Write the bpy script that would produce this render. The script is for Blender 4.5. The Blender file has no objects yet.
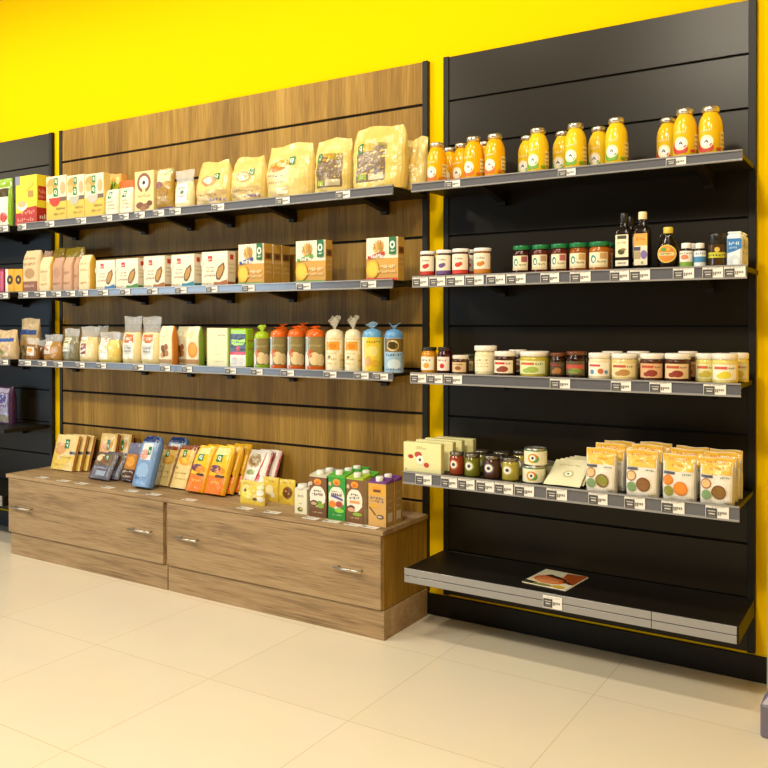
import bpy, math, random
from mathutils import Vector, Matrix
random.seed(7)
SC = bpy.context.scene
COL = SC.collection

# ------------------------------------------------------------------ camera
RM = ((0.846848, 0.531835, -0.000405), (0.003056, -0.005627, -0.999980), (-0.531826, 0.846829, -0.006390))
FPX, CX, CY, CAMZ = 842.93, 384.0, 330.09, 1.224
cam_d = bpy.data.cameras.new('camera'); cam = bpy.data.objects.new('camera', cam_d); COL.objects.link(cam)
r_, d_, f_ = (Vector(v) for v in RM)
cam.matrix_world = Matrix(((r_.x, -d_.x, -f_.x, 0), (r_.y, -d_.y, -f_.y, 0), (r_.z, -d_.z, -f_.z, CAMZ), (0, 0, 0, 1)))
cam_d.sensor_width = 36; cam_d.lens = FPX / 768 * 36; cam_d.shift_y = (CY - 384) / 768
cam_d.clip_start = 0.05
SC.camera = cam

# ------------------------------------------------------------------ light
w = bpy.data.worlds.new('world'); SC.world = w; w.use_nodes = True
w.node_tree.nodes['Background'].inputs[0].default_value = (1.0, 0.76, 0.30, 1)
w.node_tree.nodes['Background'].inputs[1].default_value = 0.05
SC.view_settings.view_transform = 'Standard'; SC.view_settings.look = 'None'
SC.view_settings.exposure = 0.0; SC.view_settings.gamma = 1.0; SC.view_settings.use_curve_mapping = False
def lamp(kind, name, loc, target, power, color, size, size_y=None, spot=None):
    l = bpy.data.lights.new(name, kind); l.energy = power; l.color = color
    if kind == 'AREA':
        l.size = size
        if size_y: l.shape = 'RECTANGLE'; l.size_y = size_y
        else: l.shape = 'DISK'
    else:
        l.shadow_soft_size = size
        if spot: l.spot_size = math.radians(spot); l.spot_blend = 0.6
    o = bpy.data.objects.new(name, l); COL.objects.link(o); o.location = loc
    o.rotation_euler = (Vector(target) - Vector(loc)).to_track_quat('-Z', 'Y').to_euler()
    return o
for lx in (-5.6, -4.4, -3.2, -2.0, -0.8):     # row of ceiling downlights in front of the wall
    lamp('SPOT', 'ceiling_spot', (lx, 1.6, 3.3), (lx, 2.4, 1.2), 47, (1.0, 0.89, 0.70), 0.09, spot=150)
for lx in (-5.2, -4.2, -1.0):                 # second row, in the middle of the shop
    lamp('SPOT', 'ceiling_spot', (lx, -0.3, 3.3), (lx, 1.3, 0.6), 150, (1.0, 0.89, 0.70), 0.12, spot=150)
lamp('SPOT', 'ceiling_spot', (0.9, -1.5, 3.3), (0.3, 0.8, 0), 110, (1.0, 0.89, 0.70), 0.12, spot=150)  # added fill lamp, brightens the floor towards the right
lamp('AREA', 'daylight_window', (-9.4, -4.0, 1.4), (-3.6, 3.0, 0.3), 190, (0.55, 0.78, 1.0), 3.0, 1.6)
lamp('AREA', 'shop_ceiling_light', (-0.9, -0.3, 3.25), (-0.9, 0.2, 0), 60, (1.0, 0.90, 0.70), 1.0, 1.0)
lamp('AREA', 'left_sheen_light', (-9.4, -0.2, 3.2), (-4.6, 3.0, 2.2), 30, (1.0, 0.86, 0.60), 1.5, 0.9)  # unseen panel added to put a warm sheen on the left black bay

# ------------------------------------------------------------------ pixel -> place on a known plane
def ray(px, py):
    a, b = (px - CX) / FPX, (py - CY) / FPX
    return Vector((RM[0][0]*a + RM[1][0]*b + RM[2][0], RM[0][1]*a + RM[1][1]*b + RM[2][1], RM[0][2]*a + RM[1][2]*b + RM[2][2]))
def onY(px, py, Y):
    d = ray(px, py); k = Y / d.y
    return d.x*k, CAMZ + d.z*k
def onZ(px, py, Z):
    d = ray(px, py); k = (Z - CAMZ) / d.z
    return d.x*k, d.y*k
def onX(px, py, X):
    d = ray(px, py); k = X / d.x
    return d.y*k, CAMZ + d.z*k

# ------------------------------------------------------------------ materials
def lin(h):
    h = h.lstrip('#'); c = [int(h[i:i+2], 16)/255 for i in (0, 2, 4)]
    return tuple((x/12.92 if x <= .04045 else ((x+.055)/1.055)**2.4) for x in c) + (1,)
_M = {}
def M(h, kind='paper'):
    """procedural principled material of one colour; kinds differ in gloss and small scale bump"""
    if (h, kind) in _M: return _M[(h, kind)]
    m = bpy.data.materials.new(kind + '_' + h); m.use_nodes = True; nt = m.node_tree; b = nt.nodes['Principled BSDF']
    b.inputs['Base Color'].default_value = lin(h)
    rough = {'paper': .5, 'gloss': .16, 'film': .24, 'metal': .3, 'plastic': .35, 'matte': .75, 'clear': .12, 'glass': .05, 'lid': .3}[kind]
    b.inputs['Roughness'].default_value = rough
    if kind == 'metal': b.inputs['Metallic'].default_value = .9
    if kind == 'clear': b.inputs['Alpha'].default_value = .30
    if kind == 'glass': b.inputs['Alpha'].default_value = .25
    if kind == 'matte': b.inputs['Specular IOR Level'].default_value = .25
    if kind in ('film', 'clear'):
        n = nt.nodes.new('ShaderNodeTexNoise'); n.inputs['Scale'].default_value = 38; n.inputs['Detail'].default_value = 3
        t = nt.nodes.new('ShaderNodeTexCoord'); nt.links.new(t.outputs['Object'], n.inputs['Vector'])
        bp = nt.nodes.new('ShaderNodeBump'); bp.inputs['Strength'].default_value = .55; bp.inputs['Distance'].default_value = .006
        nt.links.new(n.outputs['Fac'], bp.inputs['Height']); nt.links.new(bp.outputs['Normal'], b.inputs['Normal'])
    _M[(h, kind)] = m
    return m
def wood(name, axis, cols, plank):
    m = bpy.data.materials.new(name); m.use_nodes = True; nt = m.node_tree; N = nt.nodes; L = nt.links; b = N['Principled BSDF']
    b.inputs['Roughness'].default_value = .5; b.inputs['Specular IOR Level'].default_value = .22
    tc = N.new('ShaderNodeTexCoord')
    def noise(sc, detail, dist=0, rough=.55):
        mp = N.new('ShaderNodeMapping'); mp.inputs['Scale'].default_value = sc; L.new(tc.outputs['Object'], mp.inputs['Vector'])
        n = N.new('ShaderNodeTexNoise'); n.inputs['Scale'].default_value = 1; n.inputs['Detail'].default_value = detail
        n.inputs['Roughness'].default_value = rough; n.inputs['Distortion'].default_value = dist; L.new(mp.outputs['Vector'], n.inputs['Vector'])
        return n.outputs['Fac']
    def mix(a, bb, f):
        x = N.new('ShaderNodeMix'); x.data_type = 'FLOAT'; x.inputs['Factor'].default_value = f; L.new(a, x.inputs[2]); L.new(bb, x.inputs[3]); return x.outputs[0]
    sc = (lambda a, c: (c, c, a)) if axis == 'Z' else (lambda a, c: (a, c, c))
    grain = noise(sc(1.6, 20), 7, 1.0); fine = noise(sc(7, 170), 3); broad = noise(sc(.9, 5), 3, .5)
    f = mix(mix(grain, fine, .48), broad, .27)
    if plank:
        sp = N.new('ShaderNodeSeparateXYZ'); L.new(tc.outputs['Object'], sp.inputs[0])
        mu = N.new('ShaderNodeMath'); mu.operation = 'MULTIPLY'; mu.inputs[1].default_value = 1/plank; L.new(sp.outputs['X'], mu.inputs[0])
        fl = N.new('ShaderNodeMath'); fl.operation = 'FLOOR'; L.new(mu.outputs[0], fl.inputs[0])
        wn = N.new('ShaderNodeTexWhiteNoise'); wn.noise_dimensions = '1D'; L.new(fl.outputs[0], wn.inputs['W'])
        f = mix(f, wn.outputs['Value'], .10)
    cr = N.new('ShaderNodeValToRGB'); e = cr.color_ramp.elements
    e[0].position = .33; e[0].color = lin(cols[0]); e[1].position = .66; e[1].color = lin(cols[2])
    k = e.new(.49); k.color = lin(cols[1]); L.new(f, cr.inputs[0]); L.new(cr.outputs[0], b.inputs['Base Color'])
    bp = N.new('ShaderNodeBump'); bp.inputs['Strength'].default_value = .12; bp.inputs['Distance'].default_value = .002
    L.new(fine, bp.inputs['Height']); L.new(bp.outputs[0], b.inputs['Normal'])
    return m
WOODV = wood('oak_laminate_upright', 'Z', ('705018', '926E27', 'B48E3E'), .105)
WOODH = wood('oak_laminate_level', 'X', ('5E4A36', 'A28662', 'BCA27C'), 0)
def soft(name, base, rough, spec=.5, bump=0, scale=200):
    m = bpy.data.materials.new(name); m.use_nodes = True; nt = m.node_tree; b = nt.nodes['Principled BSDF']
    n = nt.nodes.new('ShaderNodeTexNoise'); n.inputs['Scale'].default_value = scale; n.inputs['Detail'].default_value = 4
    t = nt.nodes.new('ShaderNodeTexCoord'); nt.links.new(t.outputs['Object'], n.inputs['Vector'])
    mx = nt.nodes.new('ShaderNodeMix'); mx.data_type = 'RGBA'; c = lin(base)
    mx.inputs[6].default_value = tuple(x*.94 for x in c[:3]) + (1,); mx.inputs[7].default_value = tuple(min(1, x*1.05) for x in c[:3]) + (1,)
    nt.links.new(n.outputs['Fac'], mx.inputs[0]); nt.links.new(mx.outputs[2], b.inputs['Base Color'])
    b.inputs['Roughness'].default_value = rough; b.inputs['Specular IOR Level'].default_value = spec
    if bump:
        bp = nt.nodes.new('ShaderNodeBump'); bp.inputs['Strength'].default_value = bump; bp.inputs['Distance'].default_value = .001
        nt.links.new(n.outputs['Fac'], bp.inputs['Height']); nt.links.new(bp.outputs[0], b.inputs['Normal'])
    return m
YELLOW = soft('yellow_wall_paint', 'F2C600', .8, .04, .15, 260)
BLACK = soft('black_laminate', '1F180B', .34, .3, .1, 400)
BLACKPOST = soft('black_powder_coat', '17130D', .5, .3, .1, 500)
RAILM = soft('grey_label_rail', '949290', .22, .6, 0, 60)
RAILDK = soft('grey_label_channel', '626268', .2, .6, 0, 60)
def tile_mat():
    m = bpy.data.materials.new('cream_porcelain_tiles'); m.use_nodes = True; nt = m.node_tree; N = nt.nodes; L = nt.links; b = N['Principled BSDF']
    tc = N.new('ShaderNodeTexCoord'); mp = N.new('ShaderNodeMapping'); L.new(tc.outputs['Object'], mp.inputs['Vector'])
    P = .5835; mp.inputs['Location'].default_value = (.892, -2.14 + P*4, 0)
    br = N.new('ShaderNodeTexBrick'); br.offset = 0; br.inputs['Scale'].default_value = 1
    br.inputs['Brick Width'].default_value = P; br.inputs['Row Height'].default_value = P; br.inputs['Mortar Size'].default_value = .0016; br.inputs['Mortar Smooth'].default_value = .2
    br.inputs['Color1'].default_value = lin('F0E6D0'); br.inputs['Color2'].default_value = lin('EDE2CA'); br.inputs['Mortar'].default_value = lin('D6C6A4')
    L.new(mp.outputs[0], br.inputs['Vector'])
    n = N.new('ShaderNodeTexNoise'); n.inputs['Scale'].default_value = 5; n.inputs['Detail'].default_value = 8; L.new(tc.outputs['Object'], n.inputs['Vector'])
    mx = N.new('ShaderNodeMix'); mx.data_type = 'RGBA'; mx.blend_type = 'MULTIPLY'; mx.inputs[0].default_value = .08
    L.new(br.outputs[0], mx.inputs[6]); L.new(n.outputs['Color'], mx.inputs[7]); L.new(mx.outputs[2], b.inputs['Base Color'])
    b.inputs['Roughness'].default_value = .24; b.inputs['Specular IOR Level'].default_value = .45
    return m

# ------------------------------------------------------------------ mesh helpers
class MB:
    def __init__(s): s.v = []; s.f = []; s.m = []; s.mi = []; s.sm = []
    def add(s, vs, fs, mat, smooth=False):
        o = len(s.v); s.v += [tuple(x) for x in vs]
        if mat not in s.m: s.m.append(mat)
        k = s.m.index(mat)
        for f in fs: s.f.append([i + o for i in f]); s.mi.append(k); s.sm.append(smooth)
    def box(s, x0, x1, y0, y1, z0, z1, mat, b=0):
        cx, cy, cz = (x0+x1)/2, (y0+y1)/2, (z0+z1)/2; h = ((x1-x0)/2, (y1-y0)/2, (z1-z0)/2)
        if not b:
            vs = [(cx+sx*h[0], cy+sy*h[1], cz+sz*h[2]) for sx in (-1, 1) for sy in (-1, 1) for sz in (-1, 1)]
            s.add(vs, [(0,1,3,2), (4,6,7,5), (0,4,5,1), (2,3,7,6), (0,2,6,4), (1,5,7,3)], mat); return
        b = min(b, h[0]*.9, h[1]*.9, h[2]*.9)
        vs = []; ix = {}
        for sx in (-1, 1):
            for sy in (-1, 1):
                for sz in (-1, 1):
                    for a in range(3):
                        e = [h[0]-b, h[1]-b, h[2]-b]; e[a] = h[a]
                        ix[(sx, sy, sz, a)] = len(vs); vs.append((cx+sx*e[0], cy+sy*e[1], cz+sz*e[2]))
        fs = []
        S4 = ((-1, -1), (1, -1), (1, 1), (-1, 1))
        for q in (-1, 1):
            for a in range(3):
                f = []
                for u, v_ in S4:
                    k = [u, v_]; k.insert(a, q); f.append(ix[(k[0], k[1], k[2], a)])
                if (q == 1) == (a == 1): f.reverse()
                fs.append(f)
        for a in range(3):
            p, q = [(1, 2), (0, 2), (0, 1)][a]
            for u, v_ in S4:
                def key(e, face):
                    k = [0, 0, 0]; k[a] = e; k[p] = u; k[q] = v_; return ix[(k[0], k[1], k[2], face)]
                fs.append([key(-1, p), key(1, p), key(1, q), key(-1, q)])
        for sx in (-1, 1):
            for sy in (-1, 1):
                for sz in (-1, 1): fs.append([ix[(sx, sy, sz, 0)], ix[(sx, sy, sz, 1)], ix[(sx, sy, sz, 2)]])
        s.add(vs, fs, mat)
    def lathe(s, prof, mat, n=24, c=(0, 0, 0), cap=True, sq=0):
        vs = []; fs = []
        for r, z in prof:
            for i in range(n):
                a = 2*math.pi*i/n; x, y = math.cos(a), math.sin(a)
                if sq:
                    k = (abs(x)**sq + abs(y)**sq)**(-1/sq); x *= k; y *= k
                vs.append((c[0]+r*x, c[1]+r*y, c[2]+z))
        for j in range(len(prof)-1):
            for i in range(n): fs.append((j*n+i, j*n+(i+1) % n, (j+1)*n+(i+1) % n, (j+1)*n+i))
        s.add(vs, fs, mat, True)
        if cap:
            s.add(vs[:n], [list(range(n))[::-1]], mat); s.add(vs[-n:], [list(range(n))], mat)
    def tube(s, pts, r, mat, n=10):
        pts = [Vector(p) for p in pts]; vs = []; fs = []
        for i, p in enumerate(pts):
            t = (pts[min(i+1, len(pts)-1)] - pts[max(i-1, 0)]).normalized()
            a = t.orthogonal().normalized(); b = t.cross(a)
            if i and (a.dot(pa) < 0): pass
            if i: a = (pa - t*pa.dot(t)).normalized(); b = t.cross(a)
            pa = a
            for k in range(n):
                q = 2*math.pi*k/n; vs.append(p + (a*math.cos(q) + b*math.sin(q))*r)
        for i in range(len(pts)-1):
            for k in range(n): fs.append((i*n+k, i*n+(k+1) % n, (i+1)*n+(k+1) % n, (i+1)*n+k))
        fs.append(list(range(n))[::-1]); fs.append([len(vs)-n+k for k in range(n)])
        s.add(vs, fs, mat, True)
    def prism(s, poly, x0, x1, mat):
        """polygon in (y, z) pushed along x"""
        n = len(poly); vs = [(x0, y, z) for y, z in poly] + [(x1, y, z) for y, z in poly]
        fs = [(i, (i+1) % n, n+(i+1) % n, n+i) for i in range(n)] + [list(range(n))[::-1], list(range(n, 2*n))]
        s.add(vs, fs, mat)
    def mesh(s, name):
        me = bpy.data.meshes.new(name); me.from_pydata(s.v, [], s.f)
        for m in s.m: me.materials.append(m)
        me.polygons.foreach_set('material_index', s.mi); me.polygons.foreach_set('use_smooth', s.sm); me.update()
        return me
    def build(s, name, parent=None, loc=(0, 0, 0), rot=(0, 0, 0)):
        o = bpy.data.objects.new(name, s.mesh(name)); COL.objects.link(o); o.location = loc; o.rotation_euler = rot
        if parent: o.parent = parent
        return o
def tag(o, label, cat, group=None):
    o['label'] = label; o['category'] = cat
    if group: o['group'] = group
    return o
def thing(name, label, cat, group=None, loc=(0, 0, 0)):
    o = bpy.data.objects.new(name, None); COL.objects.link(o); o.location = loc; o.empty_display_size = .05
    return tag(o, label, cat, group)
def struct(mb, name):
    o = mb.build(name); o['kind'] = 'structure'; return o
def dup(o, label, group=None):
    """copy of a thing together with its parts and their sub-parts"""
    def cp(x, par):
        c = x.copy(); COL.objects.link(c)
        if par: c.parent = par
        for ch in x.children: cp(ch, c)
        return c
    c = cp(o, None); c['label'] = label
    if group: c['group'] = group
    return c
ORD = ['first', 'second', 'third', 'fourth', 'fifth', 'sixth', 'seventh', 'eighth', 'ninth', 'tenth', 'eleventh', 'twelfth', 'thirteenth', 'fourteenth', 'fifteenth', 'sixteenth', 'seventeenth', 'eighteenth']

# ------------------------------------------------------------------ printing on surfaces
class Surf:
    """a printable face: fn(u, v, off) -> point; w, h its size in metres; n its subdivision"""
    def __init__(s, w, h, fn, n=1): s.w, s.h, s.fn, s.n = w, h, fn, n
def front(w, d, h, z0=0): return Surf(w, h, lambda u, v, o: (-w/2+u*w, -d/2-o, z0+v*h))
def right(w, d, h, z0=0): return Surf(d, h, lambda u, v, o: (w/2+o, -d/2+u*d, z0+v*h))
def topf(w, d, h): return Surf(w, d, lambda u, v, o: (-w/2+u*w, -d/2+v*d, h+o))
def wrap(r, z0, z1, span, face=0.0, cy=0.0):
    return Surf(r*span, z1-z0, lambda u, v, o: ((r+o)*math.sin((u-.5)*span+face), cy-(r+o)*math.cos((u-.5)*span+face), z0+v*(z1-z0)), int(span*8)+4)
_G = {}
def glyphs(t):
    if t not in _G:
        c = bpy.data.curves.new('text', 'FONT'); c.body = t; c.resolution_u = 2
        o = bpy.data.objects.new('text', c); COL.objects.link(o); bpy.context.view_layer.update()
        me = bpy.data.meshes.new_from_object(o.evaluated_get(bpy.context.evaluated_depsgraph_get()))
        vs = [(v.co.x, v.co.y) for v in me.vertices]; fs = [list(p.vertices) for p in me.polygons]
        bpy.data.objects.remove(o); bpy.data.curves.remove(c); bpy.data.meshes.remove(me)
        x0, x1 = min(v[0] for v in vs), max(v[0] for v in vs); H = max(v[1] for v in vs)
        _G[t] = ([((x-(x0+x1)/2)/H, y/H-.5) for x, y in vs], fs)
    return _G[t]
def print_on(mb, S, items, kind='paper', base=.0005):
    for i, it in enumerate(items):
        o = base + .00022*i; t = it[0]; mat = M(it[-1], kind)
        if t == 'r':
            u0, v0, u1, v1 = it[1:5]; n = max(1, int(math.ceil(S.n*abs(u1-u0)))) if S.n > 1 else 1; nv = n if S.n > 1 else 1
            vs = [S.fn(u0+(u1-u0)*a/n, v0+(v1-v0)*b/nv, o) for b in range(nv+1) for a in range(n+1)]
            mb.add(vs, [(b*(n+1)+a, b*(n+1)+a+1, (b+1)*(n+1)+a+1, (b+1)*(n+1)+a) for b in range(nv) for a in range(n)], mat, S.n > 1)
        elif t == 'e':      # ellipse; 'e', cu, cv, ru, rv, colour  (rv in fractions of height)
            cu, cv, ru, rv = it[1:5]; K = 18
            vs = [S.fn(cu, cv, o)]
            for q in (.5, 1): vs += [S.fn(cu+ru*q*math.cos(2*math.pi*k/K), cv+rv*q*math.sin(2*math.pi*k/K), o) for k in range(K)]
            fs = [(0, 1+k, 1+(k+1) % K) for k in range(K)] + [(1+k, 1+K+k, 1+K+(k+1) % K, 1+(k+1) % K) for k in range(K)]
            mb.add(vs, fs, mat, S.n > 1)
        elif t == 'c':      # true circle, radius as a fraction of the width
            print_on(mb, S, [('e', it[1], it[2], it[3], it[3]*S.w/S.h, it[4])], kind, o)
        elif t == 'p':
            vs = [S.fn(u, v, o) for u, v in it[1]]; mb.add(vs, [list(range(len(vs)))], mat)
        elif t == 't':      # text: 't', u, v, height fraction, string, colour
            _, u, v, hf, s_, c_ = it; gv, gf = glyphs(s_); hh = hf*S.h
            mb.add([S.fn(u + x*hh/S.w, v + y*hf, o) for x, y in gv], gf, mat)
        elif t == 'w':      # a line of print too small to read: 'w', u0, v0, u1, v1, strokes, colour
            _, u0, v0, u1, v1, n, c_ = it; R = random.Random(int(u0*997+v0*131+n)); st = (u1-u0)/n
            for k in range(n):
                a = u0+st*k; b0, b1 = v0 + (v1-v0)*R.choice((0, 0, .4)), v1 - (v1-v0)*R.choice((0, 0, .35))
                vs = [S.fn(x, y, o) for x, y in ((a, b0), (a+st*.62, b0), (a+st*.62, b1), (a, b1))]; mb.add(vs, [(0, 1, 2, 3)], mat)
def emblem(u, v, r, ring=None, asp=1.0, mark='2A3550'):
    """round white badge with a small dark galloping figure, in a coloured ring"""
    L = [('c', u, v, r*1.5, ring)] if ring else []
    k = asp
    L += [('c', u, v, r, 'F6F2E6'), ('p', [(u-r*.5, v-r*.35*k), (u-r*.1, v-r*.05*k), (u+r*.1, v-r*.1*k), (u+r*.5, v-r*.4*k), (u+r*.35, v+r*.1*k), (u+r*.05, v+r*.5*k), (u-r*.3, v+r*.15*k)], mark)]
    return L
def greenbadge(u, v, w, h, col='1E7A3C'):
    return [('r', u-w/2, v-h/2, u+w/2, v+h/2, col), ('e', u, v+h*.05, w*.3, h*.25, 'EAF2DC'), ('e', u, v+h*.05, w*.15, h*.12, col), ('r', u+w*.12, v-h*.35, u+w*.28, v+h*.05, 'EAF2DC')]

# ------------------------------------------------------------------ package builders (each returns its top-level object, base at the origin)
def carton(name, label, cat, group, w, d, h, base, F=(), R=(), T=(), kind='paper', bev=.0018):
    mb = MB(); mb.box(-w/2, w/2, -d/2, d/2, 0, h, M(base, kind), bev)
    print_on(mb, front(w, d, h), F, kind); print_on(mb, right(w, d, h), R, kind); print_on(mb, topf(w, d, h), T, kind)
    return tag(mb.build(name), label, cat, group)
PROF = {
 'stand': [(0, 1, .75), (.06, 1, .9), (.3, 1, 1), (.6, 1, .8), (.82, 1, .42), (.92, 1, .1), (1, 1, .04)],
 'flat':  [(0, 1, .06), (.05, 1, .15), (.2, .98, .8), (.5, .97, 1), (.8, .98, .8), (.95, 1, .15), (1, 1, .06)],
 'block': [(0, .97, .95), (.05, 1, 1), (.6, 1, 1), (.8, 1, .9), (.92, .98, .5), (1, .96, .12)],
 'gable': [(0, .98, .97), (.04, 1, 1), (.74, 1, 1), (.86, .97, .7), (1, .88, .22)],
 'big':   [(0, .92, .85), (.06, .97, .95), (.3, 1.02, 1), (.6, 1, .85), (.82, .93, .5), (.94, .84, .2), (1, .80, .08)],
 'sack':  [(0, .9, .8), (.06, .97, 1), (.35, 1, 1), (.55, .98, .85), (.66, .9, .5), (.75, .92, .28), (.9, 1, .1), (1, 1.02, .05)],
 'round': [(0, .9, .8), (.05, 1, 1), (.55, 1, 1), (.78, .95, .95), (.92, .72, .8), (1, .35, .4)],
}
def interp(prof, v):
    for (a, b) in zip(prof, prof[1:]):
        if v <= b[0] + 1e-9:
            t = (v-a[0])/(b[0]-a[0]); t = t*t*(3-2*t)*.5 + t*.5
            return a[1]+(b[1]-a[1])*t, a[2]+(b[2]-a[2])*t
    return prof[-1][1:]
def pouch_surf(w, d, h, prof, p, amp, seed, lean):
    pr = PROF[prof] if isinstance(prof, str) else prof
    R = random.Random(seed); ph = [R.uniform(0, 6.28) for _ in range(6)]
    def wob(u, v): return amp*(math.sin(9*u+5*v+ph[0]) + .7*math.sin(17*v-6*u+ph[1]) + .6*math.sin(23*u+ph[2])*v + .5*math.sin(31*v+13*u+ph[3]))
    def fn(u, v, o, s=-1):
        a = 2*u-1; tw, tt = interp(pr, v); k = max(0.0, 1-abs(a)**p)**(1/2.2)
        y = s*(d/2*tt*k + (wob(u, v)*k if s < 0 else wob(u+.3, v)*k)) 
        x = a*w/2*tw + lean*v*v + amp*.35*math.sin(11*v+ph[4])*abs(a)
        return (x, y - (o if s < 0 else 0), v*h + amp*1.2*math.sin(7*u+ph[5])*v*v)
    return fn
def pouch(name, label, cat, group, w, d, h, base, F=(), prof='stand', p=4, amp=.0012, seed=1, kind='film', clear_from=None, clear='F2F0EA', side=None, lean=0, body='pouch'):
    fn = pouch_surf(w, d, h, prof, p, amp, seed, lean); NU, NV = 14, 16
    def shell(v0, v1, mat, smat, close):
        mb = MB(); nv = max(2, int(NV*(v1-v0)))
        us = [.5-.5*math.cos(math.pi*i/NU) for i in range(NU+1)]
        for s in (-1, 1):
            vs = [fn(u, v0+(v1-v0)*j/nv, 0, s) for j in range(nv+1) for u in us]
            for i in range(NU):
                mt = mat if (s < 0 and i < NU-2 or not smat) else smat
                fs = [(j*(NU+1)+i, j*(NU+1)+i+1, (j+1)*(NU+1)+i+1, (j+1)*(NU+1)+i) for j in range(nv)]
                used = sorted({q for f in fs for q in f}); mp = {q: k for k, q in enumerate(used)}
                mb.add([vs[q] for q in used], [[mp[q] for q in (f if s < 0 else f[::-1])] for f in fs], mt, True)
        if close:
            ring = [fn(u, v0, 0, -1) for u in us] + [fn(u, v0, 0, 1) for u in us[::-1][1:-1]]
            mb.add(ring, [list(range(len(ring)))], mat)
        return mb
    sm = M(side, kind) if side else None
    mb = shell(0, clear_from or 1, M(base, kind), sm, True)
    print_on(mb, Surf(w, h, fn, 12), F, 'paper' if kind == 'matte' else kind, .0009)
    if clear_from is None: return tag(mb.build(name), label, cat, group)
    root = thing(name, label, cat, group)
    mb.build(body, root); shell(clear_from, 1, M(clear, 'clear'), None, False).build('clear_film', root)
    return root
def jar(name, label, cat, group, r, h, glass, lid, F=(), lab='F1EAD6', lid_h=.16, lid_r=.97, span=2.6, band=(.12, .72), prof=None, face=.2, lidmat='lid', sq=0):
    root = thing(name, label, cat, group)
    p = prof or [(0, 0), (.88, 0), (.98, .03), (1, .08), (1, .70), (.95, .78), (.84, .82), (.84, 1-lid_h+.02)]
    mb = MB(); mb.lathe([(a*r, b*h) for a, b in p], M(glass, 'gloss'), 28, sq=sq); mb.build('glass_jar', root)
    mb = MB(); a = lid_r*r; z0, z1 = h*(1-lid_h), h
    mb.lathe([(a*.96, z0), (a, z0+.001), (a, z1-.003), (a*.97, z1-.0006), (a*.9, z1)], M(lid, lidmat), 28); mb.build('lid', root)
    if F is not None:
        mb = MB(); S = wrap(r+.0006, band[0]*h, band[1]*h, span, face)
        print_on(mb, S, ([('r', 0, 0, 1, 1, lab)] if lab else []) + list(F)); mb.build('paper_label', root)
    return root
def place(o, x, y, z, rz=0.0, rx=0.0):
    o.location = (x, y, z); o.rotation_euler = (rx, 0, rz); return o
def dims(pl, pr, pt, Y, zs, pyb=None):
    """width, height and centre of a flat face at depth Y seen between pixel columns pl..pr with its top at row pt"""
    pm = (pl+pr)/2; x0, _ = onY(pl, pt, Y); x1, _ = onY(pr, pt, Y); _, z = onY(pm, pt, Y)
    return (x0+x1)/2, x1-x0, z-zs
def rdims(pl, pr, pt, Y, zs):
    """the same for a round thing whose axis stands at depth Y"""
    x, W, h = dims(pl, pr, pt, Y, zs); d = ray((pl+pr)/2, pt)
    return x, W/2*abs(d.y)/math.hypot(d.x, d.y), h

# ================================================================== structure
FLOOR_Z = 0
mb = MB(); mb.box(-9, 4, -4.5, 3.122, -.05, 0, tile_mat()); struct(mb, 'floor')
mb = MB(); mb.box(-9, 4, 3.122, 3.3, -.05, 3.6, YELLOW); struct(mb, 'wall_back')
mb = MB(); mb.box(2.2, 2.35, -4.5, 3.122, -.05, 3.6, YELLOW); struct(mb, 'bounce_wall_right')  # unseen side wall, added for its yellow bounce light
mb = MB(); mb.box(-9, -.36, 3.112, 3.122, 0, .09, BLACKPOST, .002); struct(mb, 'baseboard_back')

# ================================================================== slat wall bays
GR = [2.332 - .1862*k for k in range(0, 13)]
def bay(x0, x1, name, label, slat, parts_x, z_bottom, gap=.007):
    root = thing(name, label, 'wall panel', 'slatted wall panels', (x0, 3.1, z_bottom))
    L = x1-x0; mb = MB(); pw = .025
    mb.box(.004, L-.004, .014, .021, 0, 2.332-z_bottom, M('15120F', 'matte'))
    for k in range(13):
        zt = 2.332 - .1862*k; zb = max(zt-.1862+gap, z_bottom)
        if zt - zb < .02: break
        for a, b in parts_x:
            mb.box(a+(.02 if a < .03 else 0), b-(.02 if b > L-.03 else 0), .004, .016, zb-z_bottom, zt-z_bottom, slat, .0012)
    mb.build('slatted_board', root)
    for px in (0, L-pw):
        p = MB(); p.box(px, px+pw, -.001, .0215, -.0 if z_bottom > .1 else 0, 2.334-z_bottom, BLACKPOST, .0015); p.build('upright_post', root)
    return root
XB0, XB1, XW0, XW1 = -1.656, -.454, -4.142, -1.731
bay(XB0, XB1, 'slatwall_panel', 'tall black slatted wall panel on the yellow wall at the right', BLACK, [(0, XB1-XB0)], .10)
bay(XW0, XW1, 'slatwall_panel', 'wide oak wood slatted wall panel above the two drawer cabinets', WOODV, [(0, XW1-XW0)], .10, .0115)
bay(-5.42, -4.209, 'slatwall_panel', 'black slatted wall panel cut off at the left edge, beside the oak one', BLACK, [(0, 1.211)], .10)

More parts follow.
